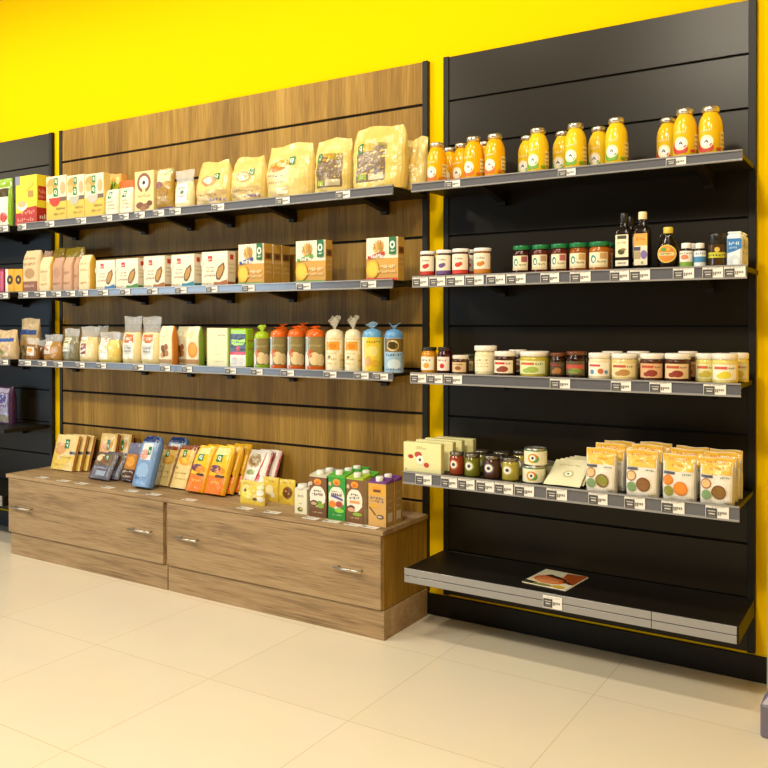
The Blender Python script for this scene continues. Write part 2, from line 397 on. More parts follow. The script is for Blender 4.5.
# ================================================================== shelves
def shelf(label, x0, x1, zt, rail_h, brackets, yf=2.82, board_t=.016, board_x=None, group='wall shelves', bh=.064):
    root = thing('wall_shelf', label, 'shelf', group, (x0, 3.1, zt))
    L = x1-x0; d = 3.1-yf; b0, b1 = board_x or (.006, L-.006)
    mb = MB(); mb.box(b0, b1, -d+.012, -.003, -board_t-.004, -.004, BLACKPOST, .0015); mb.build('shelf_board', root)
    mb = MB()                                                     # label holder: back strip with an upper and a lower lip
    mb.box(0, L, -d+.006, -d+.011, -rail_h, 0, RAILDK); mb.prism([(-d+.006, 0), (-d+.006, -.006), (-d+.001, -.005), (-d+.001, -.001)], 0, L, RAILM)
    mb.prism([(-d+.006, -rail_h), (-d+.001, -rail_h+.0005), (-d, -rail_h+.005), (-d+.006, -rail_h+.007)], 0, L, RAILM)
    mb.build('label_rail', root)
    for bx in brackets:
        mb = MB(); x = bx-x0
        mb.prism([(-.004, -.0205), (-d+.03, -.0205), (-d+.03, -.026), (-.028, -bh), (-.028, -bh-.012), (-.004, -bh-.012)], x-.015, x+.015, BLACKPOST)
        mb.build('bracket', root)
    return root
SZ = dict(D1=1.772, D2=1.412, D3=1.040, D4=.663, W1=1.775, W2=1.405, W3=1.037)
RH = dict(D1=.036, D2=.045, D3=.044, D4=.049, W1=.040, W2=.038, W3=.036)
RY = dict(D1=2.82, D2=2.82, D3=2.82, D4=2.775, W1=2.82, W2=2.82, W3=2.82)
for k, (pl, pr), nm in (('D1', (411, 742), 'topmost black shelf holding the orange juice bottles'), ('D2', (412, 746.5), 'second black shelf from the top with green-lidded jars and oil bottles'),
                    ('D3', (410, 740.5), 'third black shelf from the top with white-lidded spread jars'), ('D4', (402.5, 739), 'fourth black shelf from the top with lentil pouches and cream boxes')):
    py = 330 - (SZ[k]-CAMZ)*300; xa, xb = onY(pl, py, RY[k])[0], onY(pr, py, RY[k])[0]
    shelf(nm, xa, xb, SZ[k], RH[k], (-1.38, -.60), RY[k])
BRX = ((-3.977, -3.421, -3.088), (-2.818, -2.435, -1.931))
for k, nm in (('W1', 'top shelf on the oak panel, {} half, under the large pasta bags'), ('W2', 'middle shelf on the oak panel, {} half, under the boxes'), ('W3', 'lowest shelf on the oak panel, {} half, under the cellophane bags')):
    shelf(nm.format('left'), -4.118, -2.927, SZ[k], RH[k], BRX[0]); shelf(nm.format('right'), -2.925, -1.733, SZ[k], RH[k], BRX[1])
    shelf({'W1': 'top', 'W2': 'second', 'W3': 'third'}[k] + ' shelf of the black panel cut off at the left edge', -5.40, -4.205, SZ[k], RH[k], (-4.458,))
mb = thing('wall_shelf', 'fourth and lowest thin shelf of the black panel at the left edge', 'shelf', 'wall shelves', (-5.4, 3.1, .645))
q = MB(); q.box(0, 1.155, -.28, -.003, -.02, 0, BLACKPOST, .0015); q.build('shelf_board', mb)
q = MB(); q.prism([(-.004, -.0205), (-.25, -.0205), (-.25, -.026), (-.028, -.05), (-.028, -.062), (-.004, -.062)], .93, .956, BLACKPOST); q.build('bracket', mb)
def base_shelf(label, x0, x1):
    root = thing('base_shelf', label, 'shelf', 'deep base shelves', (x0, 3.1, .23)); L = x1-x0; d = .315
    mb = MB(); mb.box(0, L, -d+.008, -.003, .0, .055, BLACKPOST, .001); mb.build('shelf_board', root)
    mb = MB(); cut = .78*L
    for a, b in ((0, cut-.001), (cut+.001, L-.004)):
        mb.box(a, b, -d+.003, -d+.006, .004, .058, RAILDK); mb.box(a, b, -d-.001, -d+.003, .004, .029, RAILM, .0008); mb.box(a, b, -d-.001, -d+.003, .032, .058, RAILM, .0008)
    mb.build('label_rail', root); return root
base_shelf('deep black base shelf with grey front edge, empty but for a leaflet', -1.657, -.456)
base_shelf('deep black base shelf at the left edge, beside the drawer cabinets', -5.41, -4.212)

# ================================================================== drawer cabinets
def bar_handle(parent, x, z, L):
    mb = MB(); y = -.024; S = M('C8C4BC', 'metal')
    mb.tube([(x-L/2, y, z), (x+L/2, y, z)], .005, S)
    for q in (x-L/2+.012, x+L/2-.012): mb.tube([(q, y, z), (q, 0.001, z)], .0042, S)
    o = mb.build('bar_handle', parent); o['label'] = 'brushed steel bar handle'; return o
def cabinet(label, x0, x1, fx0, fx1, hs, side):
    root = thing('drawer_cabinet', label, 'cabinet', 'oak drawer cabinets', (x0, 3.098, 0)); L = x1-x0; D = 3.098-2.758
    mb = MB(); mb.box(.002, L-(.0 if side else .002), -D+.0, -.0, .117, .4075, WOODV if side else WOODH, .001); mb.build('carcass', root)
    mb = MB(); mb.box(.004, L-(-.003 if side else .002), -D-.004, -.0, 0, .1145, WOODH, .001); mb.build('plinth', root)
    dr = MB(); dr.box(fx0-x0, fx1-x0, 0, .017, .121, .4065, WOODH, .001); o = dr.build('drawer_front', root, (0, -D-.0178, 0))
    for a, b in hs: bar_handle(o, (a+b)/2-x0, .263, b-a)
    return root
cabinet('low oak cabinet with wide drawer, the left one of the pair', -4.092, -2.9075, -4.089, -2.923, ((-4.035, -3.878), (-3.133, -2.985)), False)
cabinet('low oak cabinet with wide drawer, the right one beside the black base shelf', -2.9065, -1.733, -2.896, -1.737, ((-2.816, -2.69), (-1.945, -1.811)), True)
mb = MB(); mb.box(-4.115, -1.728, 2.742, 3.098, .4085, .427, WOODH, .0012)
tag(mb.build('cabinet_top'), 'long oak top board lying across both drawer cabinets', 'countertop')
CT = .427

# ================================================================== display stand at the right edge
st = thing('display_stand', 'glass-sided display stand with grey metal foot at the right edge', 'stand', None, (-.381, 2.70, 0))
mb = MB(); mb.box(0, .10, 0, .10, 0, .10, M('6E6878', 'plastic'), .006)
mb.add([(.004, .004, .10), (.096, .004, .10), (.096, .096, .10), (.004, .096, .10), (.03, .03, .135), (.09, .03, .135), (.09, .09, .135), (.03, .09, .135)], [(0, 1, 5, 4), (1, 2, 6, 5), (2, 3, 7, 6), (3, 0, 4, 7), (4, 5, 6, 7)], M('8A8496', 'plastic'))
mb.build('foot', st)
mb = MB(); mb.box(.018, .50, .05, .056, .133, .77, M('C9D4C8', 'glass'), .001); mb.build('glass_panel', st)
mb = MB(); mb.box(.012, .02, .045, .061, .13, .772, M('A9B4A8', 'metal'), .001); mb.build('edge_strip', st)
mb = MB(); mb.box(.42, .52, 0, .10, 0, .133, M('6E6878', 'plastic'), .006); mb.build('foot', st)

# ================================================================== goods on the black panel
def mark(o, label): o['label'] = label; return o
# ---- juice bottles
def juice(label, r, h, fruit, body):
    root = thing('juice_bottle', label, 'bottle', 'orange juice bottles')
    P = [(0, 0), (.86, 0), (.96, .02), (1, .05), (1, .56), (.985, .63), (.93, .71), (.80, .79), (.67, .84), (.61, .865), (.61, .90)]
    mb = MB(); mb.lathe([(a*r, b*h) for a, b in P], M(body, 'gloss'), 28); mb.build('glass_bottle', root)
    mb = MB(); a = .72*r; mb.lathe([(a*.9, h*.885), (a, h*.89), (a, h*.965), (a*.93, h*.99), (a*.6, h)], M('D8D2C4', 'metal'), 26); mb.build('cap', root)
    mb = MB(); S = wrap(r+.0006, .06*h, .56*h, 3.9, .25); k = S.w/S.h
    print_on(mb, S, [('w', .26, .84, .52, .93, 8, 'F3DFA0'), ('e', .35, .30, .16, .30, fruit), ('e', .46, .19, .09, .17, fruit)] + emblem(.40, .42, .098, 'F3E9BE', k)
             + [('r', .70, .18, .86, .80, 'F0D98C'), ('w', .71, .62, .85, .72, 6, '9A7A30'), ('w', .71, .45, .85, .52, 6, '9A7A30'), ('w', .71, .28, .85, .35, 6, '9A7A30'), ('r', .60, .06, .7, .16, fruit)])
    mb.build('printed_label', root); return root
_, JR, JH = rdims(673.5, 696.5, 109.5, 2.87, SZ['D1']-.004)
JR *= 1.06
JL = [(437, 2.885, 'o', 'orange juice bottle with orange badge at the left end of the top black shelf, alone'),
 (450.5, 2.995, 'o', 'orange juice bottle second from left on the top black shelf, standing back'),
 (462, 2.952, 'o', 'orange juice bottle behind and left of the tallest one in the left cluster'),
 (474, 2.87, 'o', 'front orange juice bottle in the middle of the left cluster, orange badge'),
 (485, 2.97, 'o', 'orange juice bottle half hidden between the two front bottles of the left cluster'),
 (495, 2.87, 'o', 'front orange juice bottle closing the left cluster at its right, orange badge'),
 (528, 2.965, 'g', 'juice bottle mostly hidden behind the first green-badged bottle from the left'),
 (538, 2.87, 'g', 'first front juice bottle with green badge from the left on the top black shelf'),
 (563, 2.965, 'g', 'rear juice bottle with green badge in the middle pair, partly hidden'),
 (575.5, 2.87, 'g', 'front juice bottle with green badge in the middle pair'),
 (599, 2.965, 'g', 'rear juice bottle with green badge in the last green pair'),
 (616.5, 2.87, 'g', 'front juice bottle with green badge beside the wide gap on the top black shelf'),
 (668, 2.965, 'r', 'rear juice bottle with red badge at the right end of the top shelf'),
 (685, 2.87, 'r', 'front juice bottle with red badge, second from the right end'),
 (710.5, 2.885, 'r', 'rightmost juice bottle with red badge on the top black shelf')]
_jp = {}
for px, Y, k, lb in JL:
    x, _ = onY(px, 155, Y)
    if k not in _jp: o = _jp[k] = juice(lb, JR, JH, dict(o='E86A1E', g='6FA32E', r='C8382A')[k], dict(o='EEAE10', g='ECC420', r='EABC1E')[k])
    else: o = dup(_jp[k], lb)
    place(o, x, Y, SZ['D1']-.004)
def jars_row(zs, rows):
    for (pl, pr, pt, Y, mk) in rows:
        x, r, h = rdims(pl, pr, pt, Y, zs); r *= 1.0
        place(mk(r, h), x, Y, zs-.004)
Z = SZ['D2']
def fruitjar(lb, fruit, glass):
    return lambda r, h: jar('jam_jar', lb, 'jar', 'small white-lidded fruit jars', r, h, glass, 'EFEBE6',
        [('r', 0, 0, 1, .2, fruit), ('e', .45, .45, .16, .12, fruit), ('e', .58, .5, .1, .1, fruit), ('w', .3, .72, .7, .82, 6, '8A6A5A')], 'F3E6CC', .13, 1.04, 2.4, (.08, .8))
jars_row(Z, [
 (420.5, 435.5, 250.5, 2.87, fruitjar('red fruit jar with white lid, first from left on the second black shelf', 'C22F22', '5E1A16')),
 (436.5, 452, 249.3, 2.87, fruitjar('purple berry jar with white lid, second from left on the second black shelf', '6A4A86', '3A2038')),
 (452.5, 469.5, 248, 2.87, fruitjar('red fruit jar with white lid, third from left on the second black shelf', 'CE3A2A', '5E1A16')),
 (464, 476, 249, 2.97, fruitjar('red fruit jar standing back between the third and fourth white-lidded jars', 'B83026', '4E1614')),
 (474, 491.5, 247.3, 2.87, fruitjar('amber apricot jar with white lid, fourth from left on the second black shelf', 'C77A20', 'C07818'))])
def greenjar(lb, glass, acc):
    return lambda r, h: jar('preserve_jar', lb, 'jar', 'green-lidded preserve jars', r, h, glass, '12743F',
        [('r', .62, .55, .96, .95, acc), ('r', 0, 0, 1, .16, 'D9C79A'), ('e', .3, .55, .17, .33, 'F4EFE2'), ('e', .3, .55, .14, .27, '3F8A78'), ('e', .32, .52, .07, .15, 'E8E4D0'), ('w', .5, .3, .9, .42, 7, '7C6A4A')], 'E9DDB8', .16, 1.0, 1.95, (.13, .64), face=.08)
jars_row(Z, [
 (513, 531, 245, 2.88, greenjar('dark red preserve jar with green lid, first of the green-lidded row', '3C1410', '9C4A50')),
 (532, 550, 244, 2.88, greenjar('red brown preserve jar with green lid, second of the green-lidded row', '5A1E12', 'A88A6A')),
 (551, 569, 243, 2.88, greenjar('red brown preserve jar with green lid, third of the green-lidded row', '5E1C14', 'B0605A')),
 (569.5, 588.5, 242, 2.88, greenjar('amber preserve jar with green lid, fourth of the green-lidded row', '8E4A16', 'C8A060')),
 (589, 611, 241, 2.88, greenjar('amber orange preserve jar with green lid, rightmost beside the oil bottles', 'A85E18', 'C89A5A')),
 (553, 568, 243.8, 2.985, greenjar('preserve jar with green lid standing back behind the third one', '5A1E12', 'B0605A')),
 (600, 615, 241.8, 2.985, greenjar('preserve jar with green lid standing back behind the rightmost one', '8E4A16', 'C8A060'))])
# ---- oil bottles
def oil(label, w, h, cap, caph, F, glass='1B120C'):
    root = thing('oil_bottle', label, 'bottle', 'dark oil bottles'); r = w/2
    mb = MB(); mb.lathe([(0, 0), (.93*r, 0), (r, .01*h), (r, .66*h), (.9*r, .71*h), (.55*r, .755*h), (.46*r, .79*h), (.44*r, .9*h)], M(glass, 'gloss'), 32, sq=6); mb.build('glass_bottle', root)
    mb = MB(); a = .56*r; mb.lathe([(a*.97, h*(1-caph)), (a, h*(1-caph)+.001), (a, h-.003), (a*.93, h)], M(cap, 'plastic'), 24); mb.build('screw_cap', root)
    mb = MB(); S = Surf(w*.86, h*.52, lambda u, v, o: (-w*.43+u*w*.86, -r-o-.0004, h*(.08+.54*v)))
    print_on(mb, S, F); mb.build('paper_label', root); return root
OL1 = [('r', 0, .28, 1, 1, 'EFE2BE'), ('r', 0, 0, 1, .18, 'EDE6D2'), ('r', .15, .86, .85, .97, '4A4036'), ('w', .15, .70, .85, .77, 8, 'B79A60'), ('e', .45, .45, .26, .09, '4A4A2A'), ('e', .62, .52, .2, .04, '8A7A3A'), ('w', .15, .06, .85, .12, 9, '8A7A6A')]
OL2 = [('r', 0, 0, 1, 1, 'E9DCC0'), ('r', 0, .62, 1, 1, 'E3A54A'), ('w', .15, .78, .85, .88, 6, 'C47A22'), ('r', .0, .46, .5, .58, '4A4058'), ('r', 0, .2, .5, .44, 'B09A70'), ('e', .75, .33, .24, .14, '7D6AA8'), ('c', .62, .08, .09, '8AA63A')]
x, wd, h = dims(614.5, 629.5, 211.5, 2.86, Z)
o1 = oil('dark square oil bottle with black cap and cream label, second black shelf', wd, h, '1C1815', .17, OL1); place(o1, x, 2.885, Z-.004)
place(dup(o1, 'dark oil bottle half hidden behind the black-capped one'), onY(630, 240, 2.985)[0], 2.985, Z-.004)
x, wd, h = dims(633, 648.5, 210, 2.86, Z)
place(oil('dark square oil bottle with cream cap and orange and purple label', wd, h, 'E8DDB0', .13, OL2), x, 2.885, Z-.004)
# ---- round syrup bottle with a looped handle
x, r, h = rdims(656, 680, 226, 2.88, Z)
sy = thing('syrup_bottle', 'round dark syrup bottle with yellow cap and round orange label', 'bottle')
mb = MB(); mb.lathe([(0, 0), (.62, 0), (.72, .015), (.8, .07), (.98, .24), (1, .36), (.93, .5), (.72, .64), (.42, .74), (.33, .79), (.33, .88)], M('20140C', 'gloss'), 30)
for i, p in enumerate(mb.v): mb.v[i] = (p[0]*r, p[1]*r*.62, p[2]*h)
mb.build('glass_bottle', sy)
mb = MB(); mb.lathe([(.40*r, .85*h), (.42*r, .86*h), (.42*r, .985*h), (.38*r, h)], M('D9C24A', 'plastic'), 22); mb.build('screw_cap', sy)
mb = MB(); mb.tube([(-.3*r, 0, .8*h), (-.55*r, 0, .83*h), (-.72*r, 0, .78*h), (-.72*r, 0, .70*h), (-.5*r, 0, .66*h)], .0035, M('20140C', 'gloss'), 8); mb.build('loop_handle', sy)
mb = MB(); S = Surf(2*r*.82, 2*r*.82, lambda u, v, o: ((u-.5)*2*r*.82, -r*.62*math.sqrt(max(.05, 1-(.82*(2*u-1))**2*.9))-.001-o, .36*h+(v-.5)*2*r*.8), 8)
print_on(mb, S, [('c', .5, .5, .5, 'E8C54A'), ('c', .5, .5, .44, 'D9862A'), ('r', .1, .40, .9, .58, 'F0D890'), ('w', .18, .45, .82, .54, 9, '6A4020'), ('e', .35, .74, .14, .1, '5A9A3A'), ('c', .6, .76, .1, 'F0B040')]); mb.build('paper_label', sy)
place(sy, x, 2.885, Z-.004)
def pill(lb, F, lab):
    return lambda r, h: jar('supplement_jar', lb, 'jar', 'small dark bottles with white caps', r, h, '241C18', 'F1EFEA', F, lab, .22, .8, 3.0, (.06, .68), prof=[(0, 0), (.9, 0), (1, .03), (1, .68), (.9, .76), (.68, .8), (.68, .82)])
jars_row(Z, [
 (680, 693, 242, 2.865, pill('small bottle with white cap and white and green label beside the syrup', [('r', 0, 0, 1, .3, '7FA83A'), ('e', .4, .6, .2, .16, 'D9825A'), ('w', .15, .8, .85, .9, 6, '8A8A7A')], 'F0EBDD')),
 (687, 698, 242.5, 2.95, pill('small white-capped bottle standing back between the two front ones', [('w', .15, .5, .85, .62, 6, '6A8AA0')], 'DCE2E2')),
 (694.3, 705.8, 242, 2.862, pill('small dark bottle with white cap and blue label beside the pepper jar', [('r', 0, .25, 1, .62, '3F86B8'), ('w', .15, .75, .85, .88, 6, '8A9AAA')], 'E6EAEA'))])
x, r, h = rdims(708, 725.5, 232.5, 2.87, Z)
pj = jar('spice_grinder', 'dark spice jar with black cap and lime green band near the right end', 'jar', None, r, h, '4A3420', '1E1A18', [('r', 0, .28, 1, .62, 'C8C22A'), ('w', .1, .38, .9, .5, 7, '5A5A1A'), ('c', .5, .78, .1, 'D8B84A')], None, .34, 1.0, 3.0, (.14, .62))
place(pj, x, 2.875, Z-.004)
def tub(label, w, d, h):
    root = thing('salt_box', label, 'box', 'white and blue salt boxes')
    mb = MB(); mb.box(-w/2, w/2, -d/2, d/2, 0, h*.93, M('E9EEF2', 'paper'), .006)
    print_on(mb, front(w, d, h*.93), [('p', [(.04, .42), (.5, .47), (.96, .56), (.96, .86), (.04, .86)], '2C78B8'), ('w', .15, .66, .85, .76, 6, 'C8DCEC'), ('w', .15, .55, .7, .61, 6, 'A0C4E0'), ('e', .5, .2, .34, .15, 'D6DEE4'), ('e', .6, .14, .2, .1, 'F6F8FA')])
    print_on(mb, right(w, d, h*.93), [('r', .1, .1, .9, .85, 'D5D2C8'), ('w', .15, .6, .85, .68, 6, '8A9AAA'), ('w', .15, .4, .85, .48, 7, '8A9AAA')])
    mb.build('box_body', root)
    mb = MB(); mb.box(-w*.46, w*.46, -d*.46, d*.46, h*.93, h, M('F4F6F6', 'plastic'), .004); mb.build('lid', root); return root
x, wd, h = dims(726.5, 742, 230, 2.86, Z)
t1 = tub('white and blue salt box with white lid at the right end, front one', wd, .048, h); place(t1, x, 2.886, Z-.004)
place(dup(t1, 'white and blue salt box standing behind the front one at the right end'), x+.002, 2.942, Z-.004)

# ---- third black shelf
Z = SZ['D3']
def spread(lb, glass, lab, F, lid='EFE8DC', lr=1.0, lh=.2, kind='spread_jar', grp='spread jars on the third black shelf'):
    return lambda r, h: jar(kind, lb, 'jar', grp, r, h, glass, lid, F, lab, lh, lr, 2.05, (.13, .64), face=.1)
def pic(c, c2='C83A2A'): return [('r', .1, .68, .62, .86, c2), ('e', .55, .32, .22, .24, c), ('e', .35, .24, .14, .16, c), ('w', .66, .7, .95, .82, 4, '7A6A5A')]
jars_row(Z, [
 (421.5, 437, 346, 2.865, spread('tall orange marmalade jar with dark lid at the left end', 'C8861C', 'EFE6D0', [('e', .5, .34, .2, .2, 'E09A24'), ('w', .2, .68, .8, .8, 6, '6A6A8A')], '2A2622', .95, .13)),
 (437.5, 452, 346, 2.865, spread('tall dark red jam jar with dark lid, second from the left', '3A0E14', 'F0DED0', [('e', .5, .34, .16, .18, 'C4262A'), ('w', .2, .68, .8, .8, 6, '6A5A6A')], '2A1A1C', .95, .13)),
 (452.5, 469, 354, 2.865, spread('short brown jar with cream lid beside the dark red jam', '4A2A1A', 'D8B888', [('e', .5, .4, .2, .2, '8A4A2A'), ('w', .2, .7, .8, .85, 6, '6A4A2A')], 'E2D6C4')),
 (463, 475.5, 353, 2.96, spread('short jar with dark green lid standing behind the short brown one', '5A4A2A', 'C8B070', [('w', .2, .5, .8, .65, 6, '6A4A2A')], '3A4A22')),
 (475, 496.5, 344.5, 2.875, spread('tall cream jar with wide white lid and pale label', 'E6D9AE', 'EFE4BE', [('w', .2, .7, .8, .82, 4, 'B0A070'), ('w', .2, .5, .8, .58, 6, 'C0B080'), ('w', .2, .3, .8, .38, 6, 'C0B080')], 'F1ECE0', 1.06, .17)),
 (494.5, 516.5, 350, 2.862, spread('chocolate spread jar with white lid and cream label beside the tall cream jar', '3E2014', 'EBDCC0', pic('8A3A22'))),
 (509, 527, 348.5, 2.97, spread('chocolate spread jar standing back behind the first one', '3E2014', 'EBDCC0', pic('8A3A22'))),
 (520, 549.5, 350, 2.88, spread('yellow green spread jar with wide white lid and green label', 'B8A83A', 'DCE2A8', pic('9AB04A', 'C85A3A'))),
 (550, 567, 351.5, 2.87, spread('dark brown spread jar with brown lid, first of the brown-lidded pair', '2A120A', '4A3A1E', pic('A06A2A', '8A2A1A'), '6A3A1E', .96, .14)),
 (566, 587.5, 350, 2.87, spread('dark brown spread jar with brown lid and red and green label, second of the pair', '26100A', '5A4A2A', [('r', .05, .45, .95, .75, 'B84A3A'), ('e', .5, .3, .35, .2, '7A8A3A')], '6A3A1E', .96, .14)),
 (588.5, 612, 351.5, 2.87, spread('cream spread jar with white lid and blue and red dotted label', 'E4D6AE', 'EFE8D4', [('r', .1, .7, .6, .86, 'C84A3A'), ('e', .25, .3, .1, .18, '5A8AB8'), ('e', .62, .36, .12, .2, 'C8683A'), ('e', .85, .3, .08, .14, '5A8AB8')])),
 (602, 623, 350, 2.975, spread('cream spread jar standing back behind the blue and red dotted one', 'E4D6AE', 'EFE8D4', pic('C8A050'))),
 (611.5, 638.5, 352, 2.87, spread('beige nut spread jar with white lid beside the cream jar', 'D8C284', 'E6D6A0', pic('B08040', 'B84A3A'))),
 (627, 650, 350, 2.975, spread('beige nut spread jar standing back behind the front beige one', 'D8C284', 'E6D6A0', pic('B08040', 'B84A3A'))),
 (640, 665, 352, 2.87, spread('chocolate spread jar with white lid and red brown label, left of two front ones', '4A2616', 'D8A878', pic('8A2E1A', 'B84A2A'))),
 (664.5, 691, 352, 2.87, spread('chocolate spread jar with white lid and red brown label, right of two front ones', '4A2616', 'E0C090', pic('8A2E1A', 'B84A2A'))),
 (678, 698, 350, 2.975, spread('chocolate spread jar standing back behind the right front chocolate one', '4A2616', 'D8A878', pic('8A2E1A', 'B84A2A'))),
 (695.5, 717, 352, 2.90, spread('pale yellow spread jar with white lid, left of the last pair', 'DCCB72', 'E8E0A8', pic('C8B03A', 'C85A3A'))),
 (712, 738.5, 352, 2.865, spread('pale yellow spread jar with white lid, front one at the right end', 'DCCB72', 'EDE6CC', pic('D8C830', 'C85A3A'))),
 (729, 749, 351.5, 2.96, spread('pale yellow spread jar behind the front one at the right end', 'D2BE60', 'D8D0A8', pic('C8B03A', 'C85A3A')))])

# ---- fourth black shelf
Z = SZ['D4']
x, wd, h = dims(403.5, 441, 442, 2.80, Z)
CB = [('w', .36, .78, .62, .88, 5, 'B8B88A'), ('c', .46, .45, .15, 'E6DFA8'), ('e', .40, .60, .10, .10, 'B8483A'), ('e', .20, .52, .07, .07, 'B03028'), ('e', .62, .27, .07, .08, 'C03A2A'), ('c', .45, .43, .10, 'F6F2E0'), ('e', .45, .43, .035, .05, '2A3A4A'), ('r', .05, .06, .09, .10, '6A8A4A')]
c1 = carton('carton_box', 'cream box with red fruit emblem, frontmost of the row of cream boxes', 'box', 'cream boxes in a row', wd, .028, h, 'E9E3A6', CB)
place(c1, x, 2.814, Z-.004)
for i, (pc, Y, lb) in enumerate(((434, 2.875, 'cream box second in the row behind the one with the red emblem'), (443, 2.935, 'cream box third in the row, behind the second one'), (454.5, 2.995, 'rearmost cream box of the row against the black panel'))):
    place(dup(c1, lb), onY(pc, 455, Y)[0], Y+.014, Z-.004)
def veg(lb, glass, acc, lid='8A8276'):
    return lambda r, h: jar('vegetable_jar', lb, 'jar', 'little vegetable jars with dark metal lids', r, h, glass, lid,
        [('e', .5, .5, .30, .42, acc), ('e', .5, .5, .22, .32, 'F0EAD8'), ('e', .5, .5, .10, .14, '3A4050')], None, .15, .97, 2.2, (.2, .74), lidmat='metal', face=0)
jars_row(Z, [
 (449.5, 464.5, 450.5, 2.845, veg('little jar of red peppers with metal lid beside the cream boxes', '8E3A1E', 'C85A3A')),
 (464.5, 480.5, 452, 2.845, veg('little jar of green olives with metal lid, front row', '6A6A1E', '8A9A3A')),
 (483.5, 501, 454, 2.845, veg('little jar of purple olives with metal lid, front row', '4A2A22', '6A5A7A')),
 (502, 519.5, 456, 2.845, veg('little jar of yellow green artichokes with metal lid, front row', 'A8983A', 'B8B04A')),
 (474, 489.5, 449, 2.94, veg('little jar standing back behind the green olives', '6A6A1E', '8A9A3A')),
 (493, 510, 450.5, 2.94, veg('little jar standing back behind the purple olives', '4A2A22', '6A5A7A')),
 (513, 528, 449.5, 2.95, veg('little jar standing back behind the artichokes', 'A8983A', '7A7AA0'))])
def can(lb, r, h):
    root = thing('vegetable_can', lb, 'can', 'cream paper-wrapped cans')
    mb = MB(); mb.lathe([(.93*r, 0), (r, .002), (r, h-.004), (.97*r, h-.002), (.97*r, h), (.9*r, h-.003), (.88*r, h-.004)], M('C9C6BC', 'metal'), 30); mb.build('tin', root)
    mb = MB(); S = wrap(r+.0006, .005, h-.006, 6.2, .0)
    print_on(mb, S, [('r', 0, 0, 1, 1, 'ECE6C4'), ('r', 0, .93, 1, 1, '2F7A50'), ('e', .52, .45, .075, .33, 'D9A030'), ('e', .56, .42, .05, .26, '5A9A4A'), ('e', .535, .55, .05, .2, 'E07A2A'), ('e', .52, .47, .042, .21, 'F4F0E0'), ('e', .52, .47, .018, .1, '2A3A4A')]); mb.build('paper_label', root)
    return root
x, r, h = rdims(522.5, 545, 463.5, 2.84, Z); h *= .98
k1 = can('cream can with orange and green emblem, lower front one of the pile', r, h); place(k1, x, 2.845, Z-.004)
place(dup(k1, 'cream can with orange and green emblem standing on top of the lower can'), x+.003, 2.85, Z-.004+h)
place(dup(k1, 'cream can standing behind and right of the piled cans, lower'), onY(544, 470, 2.935)[0], 2.935, Z-.004)
# leaning fan of cream sachets
def sachet(lb, w, h, base, F, t=.012, **k): return pouch('sachet', lb, 'sachet', k.pop('grp', None), w, t, h, base, F, 'flat', k.pop('p', 6), k.pop('amp', .0006), k.pop('seed', 3), 'paper')
x0, y0 = onZ(561, 486.5, Z); wd = onY(580.5, 486, y0)[0]-onY(540.5, 481, y0)[0]
for i, lb in enumerate(('frontmost cream sachet of the leaning stack beside the cans', 'second cream sachet of the leaning stack', 'third cream sachet of the leaning stack', 'fourth cream sachet of the leaning stack', 'rearmost cream sachet of the leaning stack')):
    if i == 0: s0 = o = sachet(lb, wd*.92, .145, 'EDE6BE', [('c', .55, .42, .14, 'B8BE7A'), ('c', .55, .42, .10, 'F4F0DC'), ('e', .55, .42, .03, .03, '3A4A3A'), ('w', .2, .75, .8, .8, 8, 'C8C090')], grp='cream sachets leaning in a stack', seed=11, t=.009)
    else: o = dup(s0, lb)
    place(o, x0+.004*i, 2.80+.029*i, Z+.003, -.02*i, -1.08)
# pouches of pulses
def pulses(lb, w, h, a, b, c, seed, d=.05):
    return pouch('pulse_pouch', lb, 'pouch', 'yellow and white pouches of pulses', w, d, h, 'E9E2D2',
      [('r', .0, .64, 1, .99, 'EBBE50'), ('r', .02, .84, .98, .96, 'E3AE3C'), ('w', .18, .88, .8, .925, 10, 'C8842A'), ('w', .3, .74, .72, .79, 8, 'CF9A3E'), ('r', .06, .565, .40, .625, '5A5A62'), ('w', .62, .57, .9, .60, 5, '5A8A7A'),
       ('c', .20, .44, .155, a), ('c', .20, .44, .125, 'E2BE84' if a != 'D8762A' else 'E08A34'), ('c', .22, .20, .15, '7A9A6A' if c != 1 else '8A8A3A'), ('c', .58, .27, .215, '7A4A26' if b != 'E58A2A' else 'D8762A'), ('c', .58, .27, .185, b), ('r', .72, .06, .92, .10, 'C8BEA8')],
      'stand', 5, .0012, seed, 'film', side='B8B4AA')
PU = [(586, 617, 447, 2.815, 'A0623A', '8A8A3A', 0, 'front pouch of green lentils beside the leaning cream sachets'),
      (626, 659, 449, 2.815, 'A0623A', '8A6038', 0, 'front pouch of brown lentils, second of the front row'),
      (662.5, 696.5, 453.5, 2.815, 'D8762A', 'E58A2A', 1, 'front pouch of orange lentils, third of the front row'),
      (700, 734.5, 456.5, 2.815, 'A0623A', '86602C', 0, 'front pouch of brown green lentils at the right end')]
PB = {0: [(.012, 2.875, 'pouch right behind the front green lentil pouch'), (.022, 2.945, 'pouch at the back of the green lentil row')],
      1: [(.0, 2.878, 'pouch right behind the front brown lentil pouch'), (.01, 2.945, 'rearmost pouch of the brown lentil row')],
      2: [(.010, 2.88, 'pouch right behind the front orange lentil pouch'), (.012, 2.945, 'rearmost pouch of the orange lentil row')],
      3: [(-.0, 2.875, 'pouch right behind the front pouch at the right end'), (.004, 2.935, 'rearmost pouch of the row at the right end')]}
for i, (pl, pr, pt, Y, a, b, c, lb) in enumerate(PU):
    x, wd, h = dims(pl, pr, pt, Y-.008, Z); o = pulses(lb, wd, h, a, b, c, 20+i); place(o, x, Y, Z-.004, random.uniform(-.04, .04))
    for dx, Y2, lb2 in PB[i]: place(dup(o, lb2), x+dx, Y2, Z-.004, random.uniform(-.05, .05)).scale.z = 1.07
